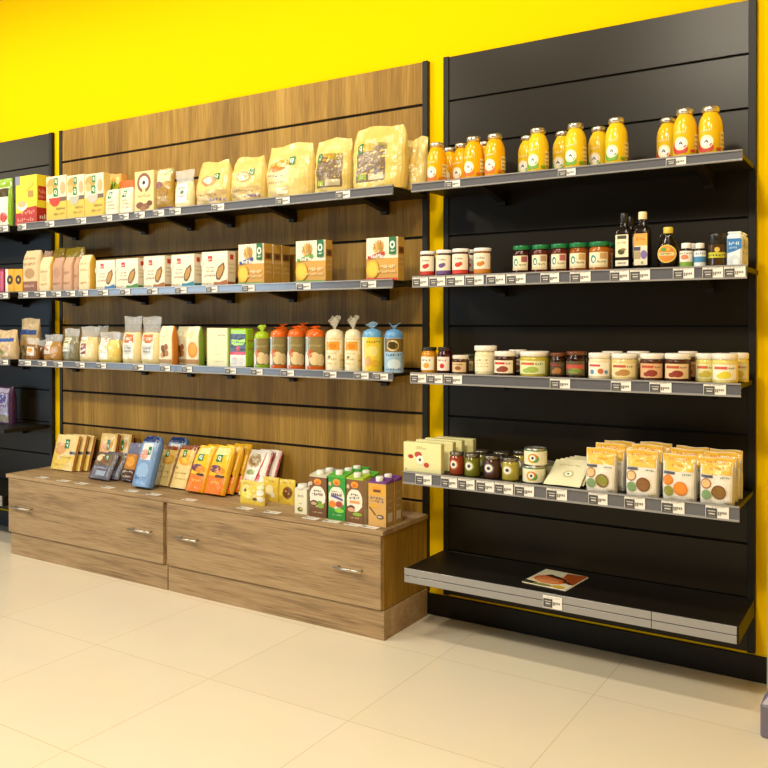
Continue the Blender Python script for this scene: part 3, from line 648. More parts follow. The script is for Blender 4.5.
# ---- leaflet on the base shelf
ZB = .286
lf = thing('leaflet', 'folded leaflet with sliced meat photo lying on the black base shelf', 'leaflet')
pts = [onZ(px, py, ZB) for px, py in ((524, 583), (574, 594.5), (585, 573), (538, 569.5))]
cx_, cy_ = sum(p[0] for p in pts)/4, sum(p[1] for p in pts)/4
lw = ((pts[1][0]-pts[0][0])+(pts[2][0]-pts[3][0]))/2; ld = ((pts[3][1]-pts[0][1])+(pts[2][1]-pts[1][1]))/2
lw *= .93; ld *= .86
mb = MB(); mb.box(-lw/2, lw/2, -ld/2, ld/2, 0, .0012, M('E8DFC8', 'gloss'))
print_on(mb, topf(lw, ld, .0012), [('r', 0, 0, 1, 1, 'E6DDBE'), ('p', [(.62, .55), (1, .3), (1, 1), (.55, .95)], 'A8501E'), ('e', .45, .42, .38, .26, 'D8743A'), ('e', .40, .34, .28, .14, 'E8935A'), ('p', [(.2, .60), (.75, .48), (.78, .55), (.3, .72)], '3A2416'), ('p', [(.7, .4), (.95, .3), (.95, .38), (.75, .5)], '5A2A16'), ('p', [(.0, 0), (.35, 0), (.3, .12), (.02, .16)], '3A3A26'), ('e', .45, .05, .22, .05, '8A8A3A'), ('e', .80, .08, .14, .08, 'D8B030')], 'gloss')
mb.build('cover_page', lf)
mb = MB(); mb.box(-lw/2+.003, lw/2+.004, -ld/2-.002, ld/2-.004, -.0014, -.0002, M('DDD4C0', 'paper')); mb.build('inner_page', lf)
place(lf, cx_, cy_, ZB+.0006, -.09)

# ================================================================== goods on the oak panel, top shelf
def boxat(name, lb, cat, grp, zs, pl, pr, pt, Y, d, base, F=(), R=(), T=(), **k):
    """box whose front face, at depth Y, spans the columns pl..pr and reaches up to row pt"""
    x, wd, h = dims(pl, pr, pt, Y, zs-.004); o = carton(name, lb, cat, grp, wd, d, h, base, F, R, T, **k)
    return place(o, x, Y+d/2, zs-.004), (x, wd, h)
def bagat(name, lb, cat, grp, zs, pl, pr, pt, Y, d, base, F=(), **k):
    x, wd, h = dims(pl, pr, pt, Y+d*.33, zs-.004); o = pouch(name, lb, cat, grp, wd, d, h, base, F, **k)
    return place(o, x, Y+d/2, zs-.004), (x, wd, h)
Z = SZ['W1']
bagat('snack_pouch', 'green and white pouch with dark logo at the left edge of the top shelf', 'pouch', None, Z, -6, 11, 179, 2.86, .05, 'E8E4D0',
      [('r', 0, .82, 1, 1, '8AB42A'), ('r', .1, .62, .95, .8, '4A3A22'), ('p', [(.1, .2), (.5, .25), (.9, .6), (.3, .6)], 'D8D8C0'), ('e', .3, .15, .2, .1, 'D8622A'), ('e', .7, .2, .18, .1, 'C8442A'), ('r', .9, 0, 1, .8, '8AB42A')], side='86B028')
boxat('cereal_box', 'tall yellow cereal box with dark red lower band on the top shelf', 'box', None, Z, 15.5, 36.5, 175.5, 2.85, .09, 'EBD832',
      [('r', 0, .0, 1, .24, 'B02A20'), ('p', [(.3, .24), (1, .24), (1, .36), (.55, .34)], 'B02A20'), ('w', .3, .2, .92, .28, 7, 'D88A78'), ('w', .1, .06, .9, .13, 8, 'D88A78'), ('r', 0, .82, .22, 1, '8A8AA0'), ('e', .32, .38, .26, .1, 'E8E4D0'), ('e', .32, .42, .2, .07, 'C8B080'), ('r', .6, .55, .85, .68, 'B08A40'), ('e', .5, .78, .2, .1, 'F0C838'), ('e', .75, .82, .12, .06, 'D8C040')],
      [('r', 0, 0, 1, .33, 'B02A20'), ('r', .1, .48, .9, .77, 'B4301E'), ('w', .15, .62, .85, .70, 6, 'D88A78'), ('w', .15, .52, .85, .58, 6, 'D88A78'), ('w', .2, .1, .8, .2, 4, 'E8D0C8')])
SB = lambda bowl: [('r', 0, .0, 1, .46, 'DDBB48'), ('r', 0, .46, 1, 1, 'EDE0BC'), ('e', .3, .82, .28, .14, 'B89A4A'), ('e', .2, .7, .16, .1, 'C8B068'), ('e', .82, .72, .14, .14, 'C8A878'), ('r', .62, .44, 1, .53, '6A5A48'),
     ('p', [(.12, .52), (.72, .52), (.68, .42), (.55, .34), (.36, .33), (.2, .40)], bowl)] + greenbadge(.47, .64, .22, .18) + greenbadge(.5, .88, .16, .15) + [('w', .5, .25, .95, .30, 7, 'A08A38'), ('w', .4, .14, .95, .19, 8, 'A08A38')]
SY = ('cream and yellow soup box with red bowl, left of the three soup boxes', 'cream and yellow soup box with grey bowl, middle of the three soup boxes', 'cream and yellow soup box with pale bowl, right of the three soup boxes')
for (pl, pr, pt, bowl, lb) in ((46.5, 66.5, 176, 'C8341E', SY[0]), (67.2, 84.2, 175, 'B4B4A0', SY[1]), (84.8, 103.5, 173.5, 'C0B8A8', SY[2])):
    boxat('soup_box', lb, 'box', 'cream and yellow soup boxes', Z, pl, pr, pt, 2.86, .045, 'E6CF7A', SB(bowl))
for i, (pc, lb) in enumerate(((110, 'green and orange topped packet behind the small cream pouches, left one'), (118, 'green and orange topped packet behind the small cream pouches, right one'))):
    boxat('green_packet', lb, 'packet', 'green and orange packets', Z, pc-5, pc+3, 174, 2.95, .04, 'F0B060', [('r', .1, .5, 1, .82, '5AA82A'), ('p', [(.1, .7), (.9, .9), (.9, .75), (.2, .58)], 'D8D822'), ('e', .6, .85, .25, .08, 'F0F0A0')])
boxat('orange_box', 'box with bright orange top behind the small cream pouches', 'box', None, Z, 119, 133.5, 180.5, 2.93, .04, 'E86A22', [('r', 0, .0, 1, .8, 'EADFC4')])
for pl, pr, pt, lb in ((106, 119, 189.5, 'small cream pouch with green badge, left of two beside the soup boxes'), (120.4, 133.5, 188, 'small cream pouch with green badge, right of two beside the brown ring box')):
    bagat('cream_pouch', lb, 'pouch', 'small cream pouches', Z, pl, pr, pt, 2.86, .04, 'EAE2C4', greenbadge(.45, .78, .26, .26) + [('w', .3, .5, .8, .56, 6, '8AA05A'), ('w', .3, .38, .8, .43, 6, 'D08A6A'), ('w', .3, .25, .8, .3, 6, 'C8B090')], prof='gable')
boxat('cookie_box', 'cream box with round brown ring emblem and almonds on the top shelf', 'box', None, Z, 134.5, 153.5, 171, 2.86, .03, 'E6D08E',
      [('c', .5, .72, .36, '8A5A3A'), ('c', .5, .72, .24, 'F0E6D0'), ('c', .5, .72, .14, 'F8F4E8'), ('r', .42, .44, .58, .6, 'E6D08E'), ('e', .5, .72, .08, .05, '2A2A2A'), ('w', .2, .38, .85, .42, 8, 'B09A6A'), ('e', .3, .18, .2, .08, '7A4A2A'), ('e', .6, .15, .2, .07, '8A5A32'), ('e', .8, .22, .14, .06, '6A3A1E'), ('e', .45, .1, .16, .05, 'A07040')])
bagat('grain_bag', 'clear bag of brown grain with green stripe and purple foot', 'bag', None, Z, 156.5, 173, 168.5, 2.86, .04, 'B08A38',
      [('r', 0, .0, 1, .09, '5A3A86'), ('r', 0, .68, 1, .97, 'D8CCA0'), ('p', [(.3, .68), (.98, .88), (.98, .98), (.45, .8)], '5A9A2A'), ('e', .25, .62, .2, .08, '8A5A6A'), ('w', .15, .28, .85, .34, 7, 'E0D0A0'), ('e', .5, .45, .3, .12, 'A07828')], prof='flat', p=5)
bagat('pasta_bag', 'clear gathered bag of pale pasta with white label beside the large yellow bags', 'bag', None, Z, 175, 193.5, 170, 2.86, .04, 'DCCB94',
      [('r', .15, .15, .75, .65, 'F0ECE0'), ('w', .22, .5, .68, .56, 5, '6A8A5A'), ('w', .22, .3, .68, .35, 6, '9A8A6A'), ('e', .5, .42, .1, .05, '5A7A4A')], prof='sack', clear_from=.68)
YB = 'E2C878'
def bigF(k):
    if k == 0: return [('r', .12, .04, .96, .34, 'CDB27A'), ('r', .55, .10, .95, .16, '8A7A8A'), ('e', .5, .55, .22, .12, 'D89A6A'), ('e', .5, .55, .15, .08, 'EFE6C8'), ('w', .2, .22, .8, .27, 9, 'A08A5A')] + greenbadge(.74, .64, .13, .14)
    return [('r', .06, .03, .58, .66, 'D8C084'), ('e', .38, .62, .22, .10, 'E8952A'), ('e', .30, .56, .16, .06, 'D87A3A'), ('w', .15, .40, .48, .46, 6, '6A5A7A'), ('w', .12, .28, .52, .32, 9, 'B09A62'), ('r', .36, .08, .58, .20, 'EAE2C8')] + greenbadge(.66, .66, .14, .14)
bagat('pasta_bag', 'large yellow pasta bag with low sloping shape, first of the big bags from the left', 'bag', 'large yellow pasta bags', Z, 197, 229.5, 161, 2.86, .12, YB, bigF(0), prof='big', amp=.004, seed=31, p=3)
bagat('pasta_bag', 'large yellow pasta bag with green badge, second of the big bags', 'bag', 'large yellow pasta bags', Z, 231.5, 264.5, 156.5, 2.855, .12, YB, bigF(0), prof='big', amp=.004, seed=35, p=3)
bagat('pasta_bag', 'large yellow pasta bag with orange picture and green badge, third of the big bags', 'bag', 'large yellow pasta bags', Z, 266.5, 312.5, 144, 2.86, .12, YB, bigF(1), prof=[(0, .92, .85), (.06, .97, .95), (.4, 1, 1), (.7, .98, .7), (.9, .93, .25), (1, .9, .08)], amp=.004, seed=37, p=3.2)
DL = [('r', .14, .12, .86, .68, '7E6A52'), ('r', .14, .60, .86, .72, '9A8A3A'), ('e', .42, .66, .18, .07, 'E0A030'), ('w', .2, .50, .8, .55, 8, '94846A'), ('w', .2, .40, .8, .44, 9, '94846A'), ('w', .2, .3, .8, .34, 9, '94846A'), ('r', .2, .15, .4, .24, '9AB03A'), ('r', .45, .14, .82, .25, 'C8B890')] + greenbadge(.24, .66, .12, .16)
bagat('pasta_bag', 'large yellow pasta bag with dark brown label, leaning left of the upright one', 'bag', 'large yellow pasta bags', Z, 314.5, 350.5, 138.5, 2.865, .11, YB, DL, prof=[(0, .92, .85), (.06, .97, .95), (.4, 1, 1), (.7, 1, .6), (.85, .98, .25), (1, .92, .1)], amp=.005, seed=41, p=3.2)
bagat('pasta_bag', 'large upright yellow pasta bag with wide yellow border and brown label', 'bag', 'large yellow pasta bags', Z, 352.5, 405, 126, 2.85, .10, 'DEC068', [(('r' == q[0] or 'w' == q[0]) and (q[0], .02+q[1]*.8, q[2], .02+q[3]*.8)+tuple(q[4:]) or (q[0], .02+q[1]*.8, q[2], q[3]*.8)+tuple(q[4:])) for q in DL], prof=[(0, .95, .9), (.06, .98, 1), (.5, 1, .9), (.8, 1, .5), (.93, .94, .15), (1, .86, .06)], amp=.004, seed=43, p=3.6)
bagat('pasta_bag', 'pale yellow pasta bag set back at the right end of the top oak shelf', 'bag', 'large yellow pasta bags', Z, 402, 426, 138, 2.95, .09, 'E6D284', [('e', .5, .5, .2, .12, 'E8C868')], prof='stand', amp=.005, seed=47, p=3.2)

# ---- middle shelf
Z = SZ['W2']
boxat('carton_box', 'maroon and pink box at the left edge of the middle shelf', 'box', None, Z, -8, 4, 269, 2.87, .06, '8A1E3A', [('r', .7, .1, .95, .9, 'C85A7A')])
for pl, pr, lb in ((5.5, 13.6, 'yellow and white packet with dark flower, left of two at the left edge'), (14, 22, 'yellow packet with dark flower, right of two at the left edge')):
    boxat('yellow_packet', lb, 'packet', 'yellow packets with dark flower', Z, pl, pr, 269, 2.87, .03, 'DDA61E', [('r', 0, 0, .3, 1, 'ECE6DA')] * (pl < 6) + [('c', .55, .55, .36, '3A2A1A'), ('c', .55, .55, .12, 'DDA61E'), ('r', 0, 0, 1, .06, '3A3A2A')], bev=.004)
KF = lambda a, b: [('r', 0, 0, 1, .26, b), ('w', .15, .78, .85, .84, 8, a), ('w', .15, .64, .85, .7, 9, a), ('e', .5, .45, .3, .12, a), ('w', .2, .12, .8, .18, 7, 'D0A890')]
bagat('flour_bag', 'tall kraft paper flour bag with dark brown foot band', 'bag', None, Z, 24.5, 41, 250.5, 2.86, .06, 'D9BE90', KF('B08A5A', '8A5A44'), prof='gable', p=9, amp=.0006, kind='paper')
bagat('flour_bag', 'narrow cream flour bag with yellow side between kraft and pink bags', 'bag', None, Z, 41.3, 53, 257, 2.86, .06, 'E4CFA0', [('w', .2, .55, .8, .62, 6, 'B8A070'), ('c', .5, .42, .22, 'D8C294'), ('w', .2, .18, .8, .24, 7, 'C8A870')], prof='gable', p=9, amp=.0006, kind='paper', side='DDAE40')
bagat('flour_bag', 'pink brown flour bag, left one of three beside the narrow cream bag', 'bag', 'pink brown flour bags', Z, 54, 64.5, 257.5, 2.86, .05, 'BE9478', [('c', .5, .55, .3, 'B4866A'), ('w', .15, .2, .85, .26, 7, 'A87A60')], prof='gable', p=9, amp=.0006, kind='paper')
bagat('flour_bag', 'pink brown flour bag, middle one of three', 'bag', 'pink brown flour bags', Z, 65, 74, 257, 2.86, .05, 'C89E7C', [('w', .15, .5, .85, .58, 6, 'A87A60'), ('w', .15, .2, .85, .26, 7, 'A87A60')], prof='gable', p=9, amp=.0006, kind='paper')
bagat('flour_bag', 'pink brown flour bag, right one of three, narrowest in view', 'bag', 'pink brown flour bags', Z, 75.8, 80.6, 257, 2.868, .05, 'BE9272', [('w', .15, .4, .85, .48, 5, 'A87A60')], prof='gable', p=9, amp=.0006, kind='paper')
bagat('flour_bag', 'cream flour bag with yellow side beside the white pasta boxes', 'bag', None, Z, 80.5, 92.5, 255, 2.858, .06, 'E6D3A6', [('w', .2, .72, .8, .78, 6, 'C0A878'), ('w', .2, .55, .8, .6, 7, 'C8B080'), ('w', .2, .18, .8, .24, 7, 'C0A060')], prof='gable', p=9, amp=.0006, kind='paper', side='DDAE3C')
for pl, pr, pt, lb in ((44, 52, 251, 'pinkish packet standing back behind the narrow cream flour bag'), (53.5, 64, 248.5, 'olive gold packet standing back behind the pink bags, left one'), (65, 84, 247.5, 'olive gold packet standing back behind the pink bags, right one')):
    bagat('flour_bag', lb, 'bag', 'packets at the back of the middle shelf', Z, pl, pr, pt, 2.97, .05, 'C8A088' if pl < 45 else '9C8426', prof='block', p=6, amp=.002, seed=int(pl))
def pbox(c): return [('r', .06, .80, .98, .97, 'F2E8D4'), ('r', .25, .72, .42, .88, 'C83A32'), ('w', .27, .74, .40, .80, 3, 'F0D8D0'), ('e', .04, .66, .07, .1, 'C8D0C0'), ('w', .18, .52, .5, .56, 6, 'B0A088'), ('w', .18, .42, .5, .46, 6, 'B0A088'), ('w', .12, .28, .55, .34, 6, 'A89A7A'),
     ('p', [(.58, .20), (.56, .36), (.66, .56), (.86, .68), (.90, .52), (.82, .32), (.70, .18)], '6A4A22'), ('p', [(.62, .24), (.60, .36), (.68, .52), (.84, .62), (.86, .50), (.79, .34), (.70, .23)], 'B88A3A'), ('p', [(.45, 0), (1, 0), (1, .18), (.85, .15), (.7, .11), (.5, .12)], c), ('w', .05, .06, .42, .1, 6, 'B0A070')]
def pside(c): return [('r', .3, .76, .7, .9, 'C83A32'), ('w', .15, .6, .85, .65, 6, 'C8B898'), ('w', .15, .48, .85, .53, 6, 'C8B898'), ('w', .15, .36, .85, .41, 6, 'C8B898'), ('r', 0, 0, 1, .12, c)]
PX = ((95.8, 114.8, 260, '3F78B0', 'white pasta box with oval window and blue foot, first of five'), (116, 137.8, 258.5, '4A8A3A', 'white pasta box with oval window and green foot, second of five'),
      (143.5, 164.5, 256, 'A8682A', 'white pasta box with oval window and brown foot, middle of five'), (171.3, 194, 254.3, '2A86A0', 'white pasta box with oval window and teal foot, fourth of five'), (201.5, 227.5, 251.5, 'A8642A', 'white pasta box with oval window and brown foot, widest and rightmost of five'))
for pl, pr, pt, c, lb in PX:
    boxat('pasta_box', lb, 'box', 'white pasta boxes with oval window', Z, pl, pr, pt, 2.86, .055, 'EFE2C8', pbox(c), pside(c), [('r', .02, .02, .98, .98, 'D8B888')])
WHEAT = []
for i_, (ang_, ln_) in enumerate(((-.62, .34), (.5, .36), (-.42, .40), (.34, .41), (-.22, .43), (.16, .44), (-.03, .45), (-.52, .26), (.44, .28))):
    sx_, cz_ = math.sin(ang_), math.cos(ang_); q_ = lambda f, o: (.40+sx_*ln_*f+cz_*o, .53+cz_*ln_*f*.98-sx_*o*.6)
    WHEAT += [('p', [q_(0, -.008), q_(0, .008), q_(.5, .008), q_(.5, -.008)], 'C8A050'), ('p', [q_(.42, 0), q_(.52, .032), q_(.72, .038), q_(.9, .024), q_(1, 0), q_(.9, -.024), q_(.72, -.038), q_(.52, -.032)], ('C09038', 'D8AE58', 'B08030')[i_ % 3])]
def biscuit(c, foot): return [('r', 0, .52, 1, 1, 'F0E6CA'), ('r', 0, 0, 1, .52, 'CC9A40'),] + WHEAT + [
     ('p', [(.06, .50), (.60, .60), (.60, .68), (.06, .58)], c), ('w', .12, .53, .55, .62, 8, 'E8E4DC'), ('e', .21, .27, .20, .21, 'DCB02A'), ('e', .22, .27, .15, .16, 'E4C23E'), ('w', .44, .28, .95, .36, 8, 'E8CFA0'), ('w', .4, .18, .95, .24, 9, 'DDBE84'), ('r', 0, 0, 1, .06, foot)] + [('r', .74, .60, .96, 1, '1E6A38'), ('e', .85, .82, .08, .09, 'E6EEDC'), ('e', .85, .82, .04, .045, '1E6A38'), ('w', .77, .66, .94, .70, 4, 'D8E8D8')]
BS = [('r', .1, .62, .9, .78, '8A5A2A'), ('w', .12, .52, .9, .57, 6, 'E8C890'), ('w', .12, .4, .9, .45, 6, 'E8C890'), ('w', .12, .28, .9, .33, 6, 'E8C890'), ('e', .5, .7, .2, .05, '5A3A1A')]
bq, (bx, bw_, bh_) = boxat('biscuit_box', 'yellow biscuit box with blue banner, front of a row of three', 'box', 'yellow biscuit boxes', Z, 238.5, 264, 244, 2.86, .058, 'D2A244', biscuit('2A4A8A', '6A9A3A'), BS)
for i, lb in ((1, 'yellow biscuit box standing second behind the blue-bannered one'), (2, 'yellow biscuit box standing rearmost behind the blue-bannered one')):
    place(dup(bq, lb), bx, 2.86+.029+.0625*i, Z-.004)
boxat('biscuit_box', 'yellow biscuit box with green banner standing alone', 'box', 'yellow biscuit boxes', Z, 296, 325.5, 240.5, 2.86, .05, 'D2A244', biscuit('5A9A2A', '6A9A3A'), BS)
boxat('biscuit_box', 'yellow biscuit box with red banner near the right upright', 'box', 'yellow biscuit boxes', Z, 366.5, 398, 237.5, 2.86, .05, 'D2A244', biscuit('B8361E', 'C83A1E'), BS)

# ---- lowest oak shelf
Z = SZ['W3']
def wrapbag(lb, pl, pr, pt, Y, rz=0):
    x, wd, h = dims(pl, pr, pt, Y+.035, Z-.004); root = thing('bread_bag', lb, 'bag', 'tan bags with blue ribbon')
    o = pouch('pouch', '', '', None, wd, .07, h, 'CDB48A', [('e', .5, .35, .25, .12, 'C49E6E'), ('e', .4, .25, .15, .08, '9AA06A')], 'stand', 3.2, .003, int(pl)+60, 'film')
    for k in ('label', 'category'): del o[k]
    o.parent = root; o.name = 'bag_body'
    fn = pouch_surf(wd, .07, h, 'stand', 3.2, .003, int(pl)+60, 0); mb = MB()
    print_on(mb, Surf(wd, h, fn, 14), [('r', .0, .60, 1, .72, '2A4E9A')], 'paper', .0015); mb.build('blue_ribbon', root)
    return place(root, x, Y+.035, Z-.004, rz)
wrapbag('tan bag tied with blue ribbon at the left edge of the lowest shelf', 0, 17.5, 330, 2.86)
wrapbag('taller tan bag with blue ribbon standing back behind the left edge one', 22, 40, 318.5, 2.95)
CL = 'E6E6E4'
def clearbag(lb, pl, pr, pt, Y, d, fill, frac, F, prof='sack', seed=5, rz=0, **k):
    return bagat('cellophane_bag', lb, 'bag', 'cellophane bags on the lowest oak shelf', Z, pl, pr, pt, Y, d, fill, F, prof=prof, seed=seed, clear_from=frac, clear=CL, body='filled_bag', amp=k.pop('amp', .002), **k)
clearbag('small cellophane bag of brown dried fruit with orange label', 26, 38, 338, 2.86, .04, '8E6030', .7, [('r', .2, .2, .8, .6, 'E0D4C0'), ('e', .5, .45, .2, .1, 'E09030')], seed=71)
clearbag('small cellophane bag standing back between two small ones', 37, 46, 340, 2.93, .04, '7A5434', .7, [('r', .2, .3, .7, .6, 'D8CCB8')], seed=72)
clearbag('wide cellophane bag of golden brown pieces with pink white label', 44, 61.5, 334.5, 2.86, .05, 'AC7E3C', .72, [('r', .1, .25, .5, .75, 'E4D8D0'), ('e', .3, .5, .15, .1, 'C87A5A'), ('e', .7, .35, .2, .2, 'B88A40')], seed=73)
clearbag('cellophane bag of greenish grey grains with white label', 63.5, 78.5, 328.5, 2.86, .05, '82795A', .76, [('r', .08, .3, .6, .72, 'D8D6C6'), ('r', .12, .55, .4, .68, '8A8A3A'), ('w', .15, .36, .55, .42, 5, '8A8A7A')], seed=74)
clearbag('cellophane bag of pale pasta with dark red brown label', 80, 97.5, 326.5, 2.86, .06, 'E2CC90', .7, [('r', .0, .15, .5, .7, 'EDE6D8'), ('r', .22, .22, .5, .52, '8A3A22'), ('w', .1, .58, .45, .64, 5, '9A8A7A')], seed=75)
clearbag('cellophane bag standing back behind the two pale pasta bags', 97, 107, 326, 2.95, .05, 'D6BE86', .7, [], seed=76)
clearbag('cellophane bag of yellow pasta with round orange label, slanting top', 99, 119, 332, 2.86, .06, 'E6CC70', .74, [('r', .05, .1, .55, .8, 'EFEADF'), ('e', .35, .68, .17, .12, 'D8702A'), ('w', .12, .3, .5, .36, 5, '9A8A7A')], seed=77)
clearbag('cellophane bag half hidden behind the round orange labelled one', 112, 124, 333, 2.94, .05, 'DEC070', .74, [('e', .5, .6, .2, .1, 'D8702A')], seed=78)
TB = [('r', .12, .10, .78, .62, 'F0EADF'), ('r', .20, .44, .74, .62, 'C87040'), ('w', .24, .5, .7, .56, 5, 'EAD0B0'), ('r', .2, .2, .7, .4, 'D0D2CA'), ('w', .24, .24, .66, .28, 6, '8A8A84'), ('w', .24, .31, .66, .35, 6, '8A8A84')]
clearbag('tall cellophane bag of pale pasta with orange label, left of two tall ones', 123, 140.5, 316.5, 2.86, .06, 'E6D29A', .66, TB, seed=79)
clearbag('tall cellophane bag of pale pasta with orange label, right of two tall ones', 141.5, 160, 316.5, 2.86, .06, 'E6D29A', .66, TB, seed=80)
NB = lambda o: [('r', .05, .62, .95, .98, 'E8E2C0'), ('e', .42, .8, .22, .1, 'C8CC9A'), ('e', .42, .8, .15, .06, 'E4E4C4'), ('e', .35, .42, .14, .09, '7A4A22'), ('e', .58, .46, .13, .08, '96602C'), ('e', .45, .3, .14, .09, '6A3E1C'), ('e', .62, .3, .12, .08, 'B07A38'), ('e', .3, .25, .1, .07, 'C89A50'), ('r', .05, .05, .95, .14, 'B08A5A')] if not o else [('r', .05, .62, .95, .98, 'E8E2C0'), ('e', .42, .8, .22, .1, 'C8CC9A'), ('e', .55, .4, .35, .2, 'E08A1E'), ('e', .6, .42, .26, .15, 'EDA03A'), ('r', .05, .05, .95, .16, 'B0804A')]
bagat('nut_bag', 'cream paper bag with hazelnut picture and orange green side', 'bag', 'cream paper bags with food picture', Z, 160.5, 174.5, 326, 2.86, .05, 'EADFC0', NB(0), prof='gable', p=9, amp=.0006, kind='paper', side='E0862A')
bagat('nut_bag', 'cream paper bag with nut picture half hidden by the orange pictured one', 'bag', 'cream paper bags with food picture', Z, 177.5, 190, 326.5, 2.925, .05, 'E6DABA', NB(0), prof='gable', p=9, amp=.0006, kind='paper', seed=4)
bagat('nut_bag', 'cream paper bag with orange fruit picture and green side', 'bag', 'cream paper bags with food picture', Z, 187.5, 201, 326.5, 2.855, .05, 'EADFC0', NB(1), prof='gable', p=9, amp=.0006, kind='paper', side='8AA83A')
boxat('crispbread_box', 'plain pale cream box with light green edges and thin print', 'box', None, Z, 206.5, 228, 328, 2.86, .04, 'B9CC7A', [('r', .06, 0, .95, 1, 'EBE8C0'), ('w', .5, .8, .88, .83, 6, '6A6A4A'), ('w', .4, .5, .62, .53, 4, 'C8C49A'), ('w', .4, .4, .62, .43, 4, 'C8C49A'), ('w', .4, .3, .62, .33, 4, 'C8C49A'), ('w', .35, .12, .8, .15, 8, 'C8C49A')], [('r', .2, 0, .9, 1, 'A8BC5A')])
boxat('cracker_bag', 'bright green pack with black label and red band', 'packet', None, Z, 230, 246.5, 328.5, 2.855, .05, '9CC822', [('r', .02, .40, .96, .86, '3A3A44'), ('p', [(.1, .60), (.3, .56), (.8, .58), (.92, .66), (.9, .74), (.6, .70), (.1, .72)], 'A8D82A'), ('w', .15, .62, .85, .68, 6, '3A5A2A'), ('c', .5, .48, .12, 'C02A22'), ('r', .02, .32, .96, .40, 'C8242A'), ('r', .02, .02, .96, .32, 'E6E0D4'), ('e', .3, .17, .2, .09, 'C8C4BC'), ('e', .7, .17, .2, .09, 'D0CABA')], [('r', .1, .65, .9, .72, 'B0902A'), ('r', .1, .45, .9, .5, 'B0902A')], bev=.006, kind='film')
def cake(lb, pl, pr, pt, Y, top, band, F, twist=None, tw_h=0, grp='round rice cake packs'):
    x, r, h = rdims(pl, pr, pt, Y, Z-.004); root = thing('rice_cake_pack', lb, 'packet', grp)
    mb = MB(); mb.lathe([(0, 0), (.93*r, .0), (r, .012*h), (r, .80*h)], M(band, 'film'), 28); mb.lathe([(r, .80*h), (.99*r, .86*h), (.86*r, .94*h), (.5*r, .985*h), (.18*r, h)], M(top, 'film'), 28); mb.build('wrapped_stack', root)
    mb = MB(); print_on(mb, wrap(r+.0007, .0, .80*h, 2.9, .55), F, 'film'); mb.build('printed_front', root)
    mb = MB(); K = 14; ht = tw_h or .05*h
    for L_, rr, zz in ((0, .16*r, .985*h),): pass
    prof = [(.15*r, .975*h), (.12*r, h+.12*ht), (.34*r, h+.6*ht), (.52*r, h+ht)]; vs = []; fs = []
    for j, (a, z) in enumerate(prof):
        for k in range(K):
            q = 2*math.pi*k/K; ww = 1+(.28*j/3)*math.sin(3*q+pl) + (.2*j/3)*math.sin(5*q+2*pl); vs.append((a*ww*math.cos(q)*1.3, a*ww*math.sin(q)*.5, z+(.3*ht*math.sin(2*q+pl) if j > 1 else 0)))
    for j in range(3): fs += [(j*K+k, j*K+(k+1) % K, (j+1)*K+(k+1) % K, (j+1)*K+k) for k in range(K)]
    mb.add(vs, fs, M(twist or top, 'clear' if twist else 'film'), True); mb.build('gathered_top', root)
    return place(root, x, Y, Z-.004)
RC = lambda foot: [('r', .0, .0, 1, 1, '8A7A52'), ('r', .02, .0, .22, 1, 'DCDCD4'), ('r', .06, .55, .16, .95, '7AA8B0'), ('r', .22, .55, 1, .95, '8E8052'), ('w', .3, .7, .8, .76, 6, 'B0A478'), ('e', .35, .5, .14, .12, 'B8622A'), ('e', .5, .34, .2, .2, 'E6D0A0'), ('e', .72, .3, .18, .18, 'E2C896'), ('e', .15, .25, .14, .25, 'EAE6DC'), ('r', .2, 0, 1, .12, foot)]
cake('rice cake pack with bright green top and twisted tie beside the orange ones', 254.5, 270, 331, 2.88, 'A4C222', '8AA83A', RC('8AB02A'), None, .022)
for pl, pr, pt, lb in ((270.5, 287, 329, 'rice cake pack with orange top, left of three in front'), (287.8, 305, 328.5, 'rice cake pack with orange top, middle of three in front'), (306, 325, 328.5, 'rice cake pack with orange top, right of three in front')):
    cake(lb, pl, pr, pt, 2.885, 'E0661C', '9A7A50', RC('D0601E'))
for pl, pr, pt, lb in ((276, 290, 326.5, 'rice cake pack with orange top standing back behind the left front one'), (295, 311, 325.5, 'rice cake pack with orange top standing back behind the middle front one')):
    cake(lb, pl, pr, pt, 3.0, 'D8601A', '9A7A50', RC('D0601E'))
WC = [('r', 0, 0, 1, 1, 'EDE2BC'), ('r', .15, .62, .7, .88, 'E8A040'), ('w', .15, .93, .8, .97, 7, 'D8B060'), ('e', .42, .74, .16, .08, 'DD8A2A'), ('w', .18, .5, .6, .54, 5, 'C8A860'), ('r', .7, .1, .9, .5, 'E0C890'), ('w', .18, .34, .6, .38, 6, 'C8A860'), ('w', .18, .2, .6, .24, 6, 'D0B070'), ('c', .3, .42, .06, '8A7A5A'), ('w', .72, .3, .88, .34, 3, 'A89060')]
cake('cream corn cake pack with orange label and tall clear twist, left of two', 325.8, 344, 329, 2.88, 'E8DCB8', 'EDE2BC', WC, 'E8DFC8', .045)
cake('cream corn cake pack with orange label and tall clear twist, right of two', 345, 361.5, 329, 2.88, 'E8DCB8', 'EDE2BC', WC, 'E8DFC8', .045)
cake('yellow corn cake pack with light blue top', 362.5, 382.5, 328.5, 2.88, '6AA6D0', 'E8C838', [('r', 0, 0, 1, 1, 'EACB3C'), ('r', 0, 0, .2, 1, 'E6E6DC'), ('e', .5, .6, .2, .16, 'F0DC80'), ('e', .35, .3, .14, .14, 'D8A86A'), ('w', .3, .84, .8, .9, 6, 'A8902A'), ('e', .6, .25, .16, .1, 'E0B02A')], '9AC0D8', .022)
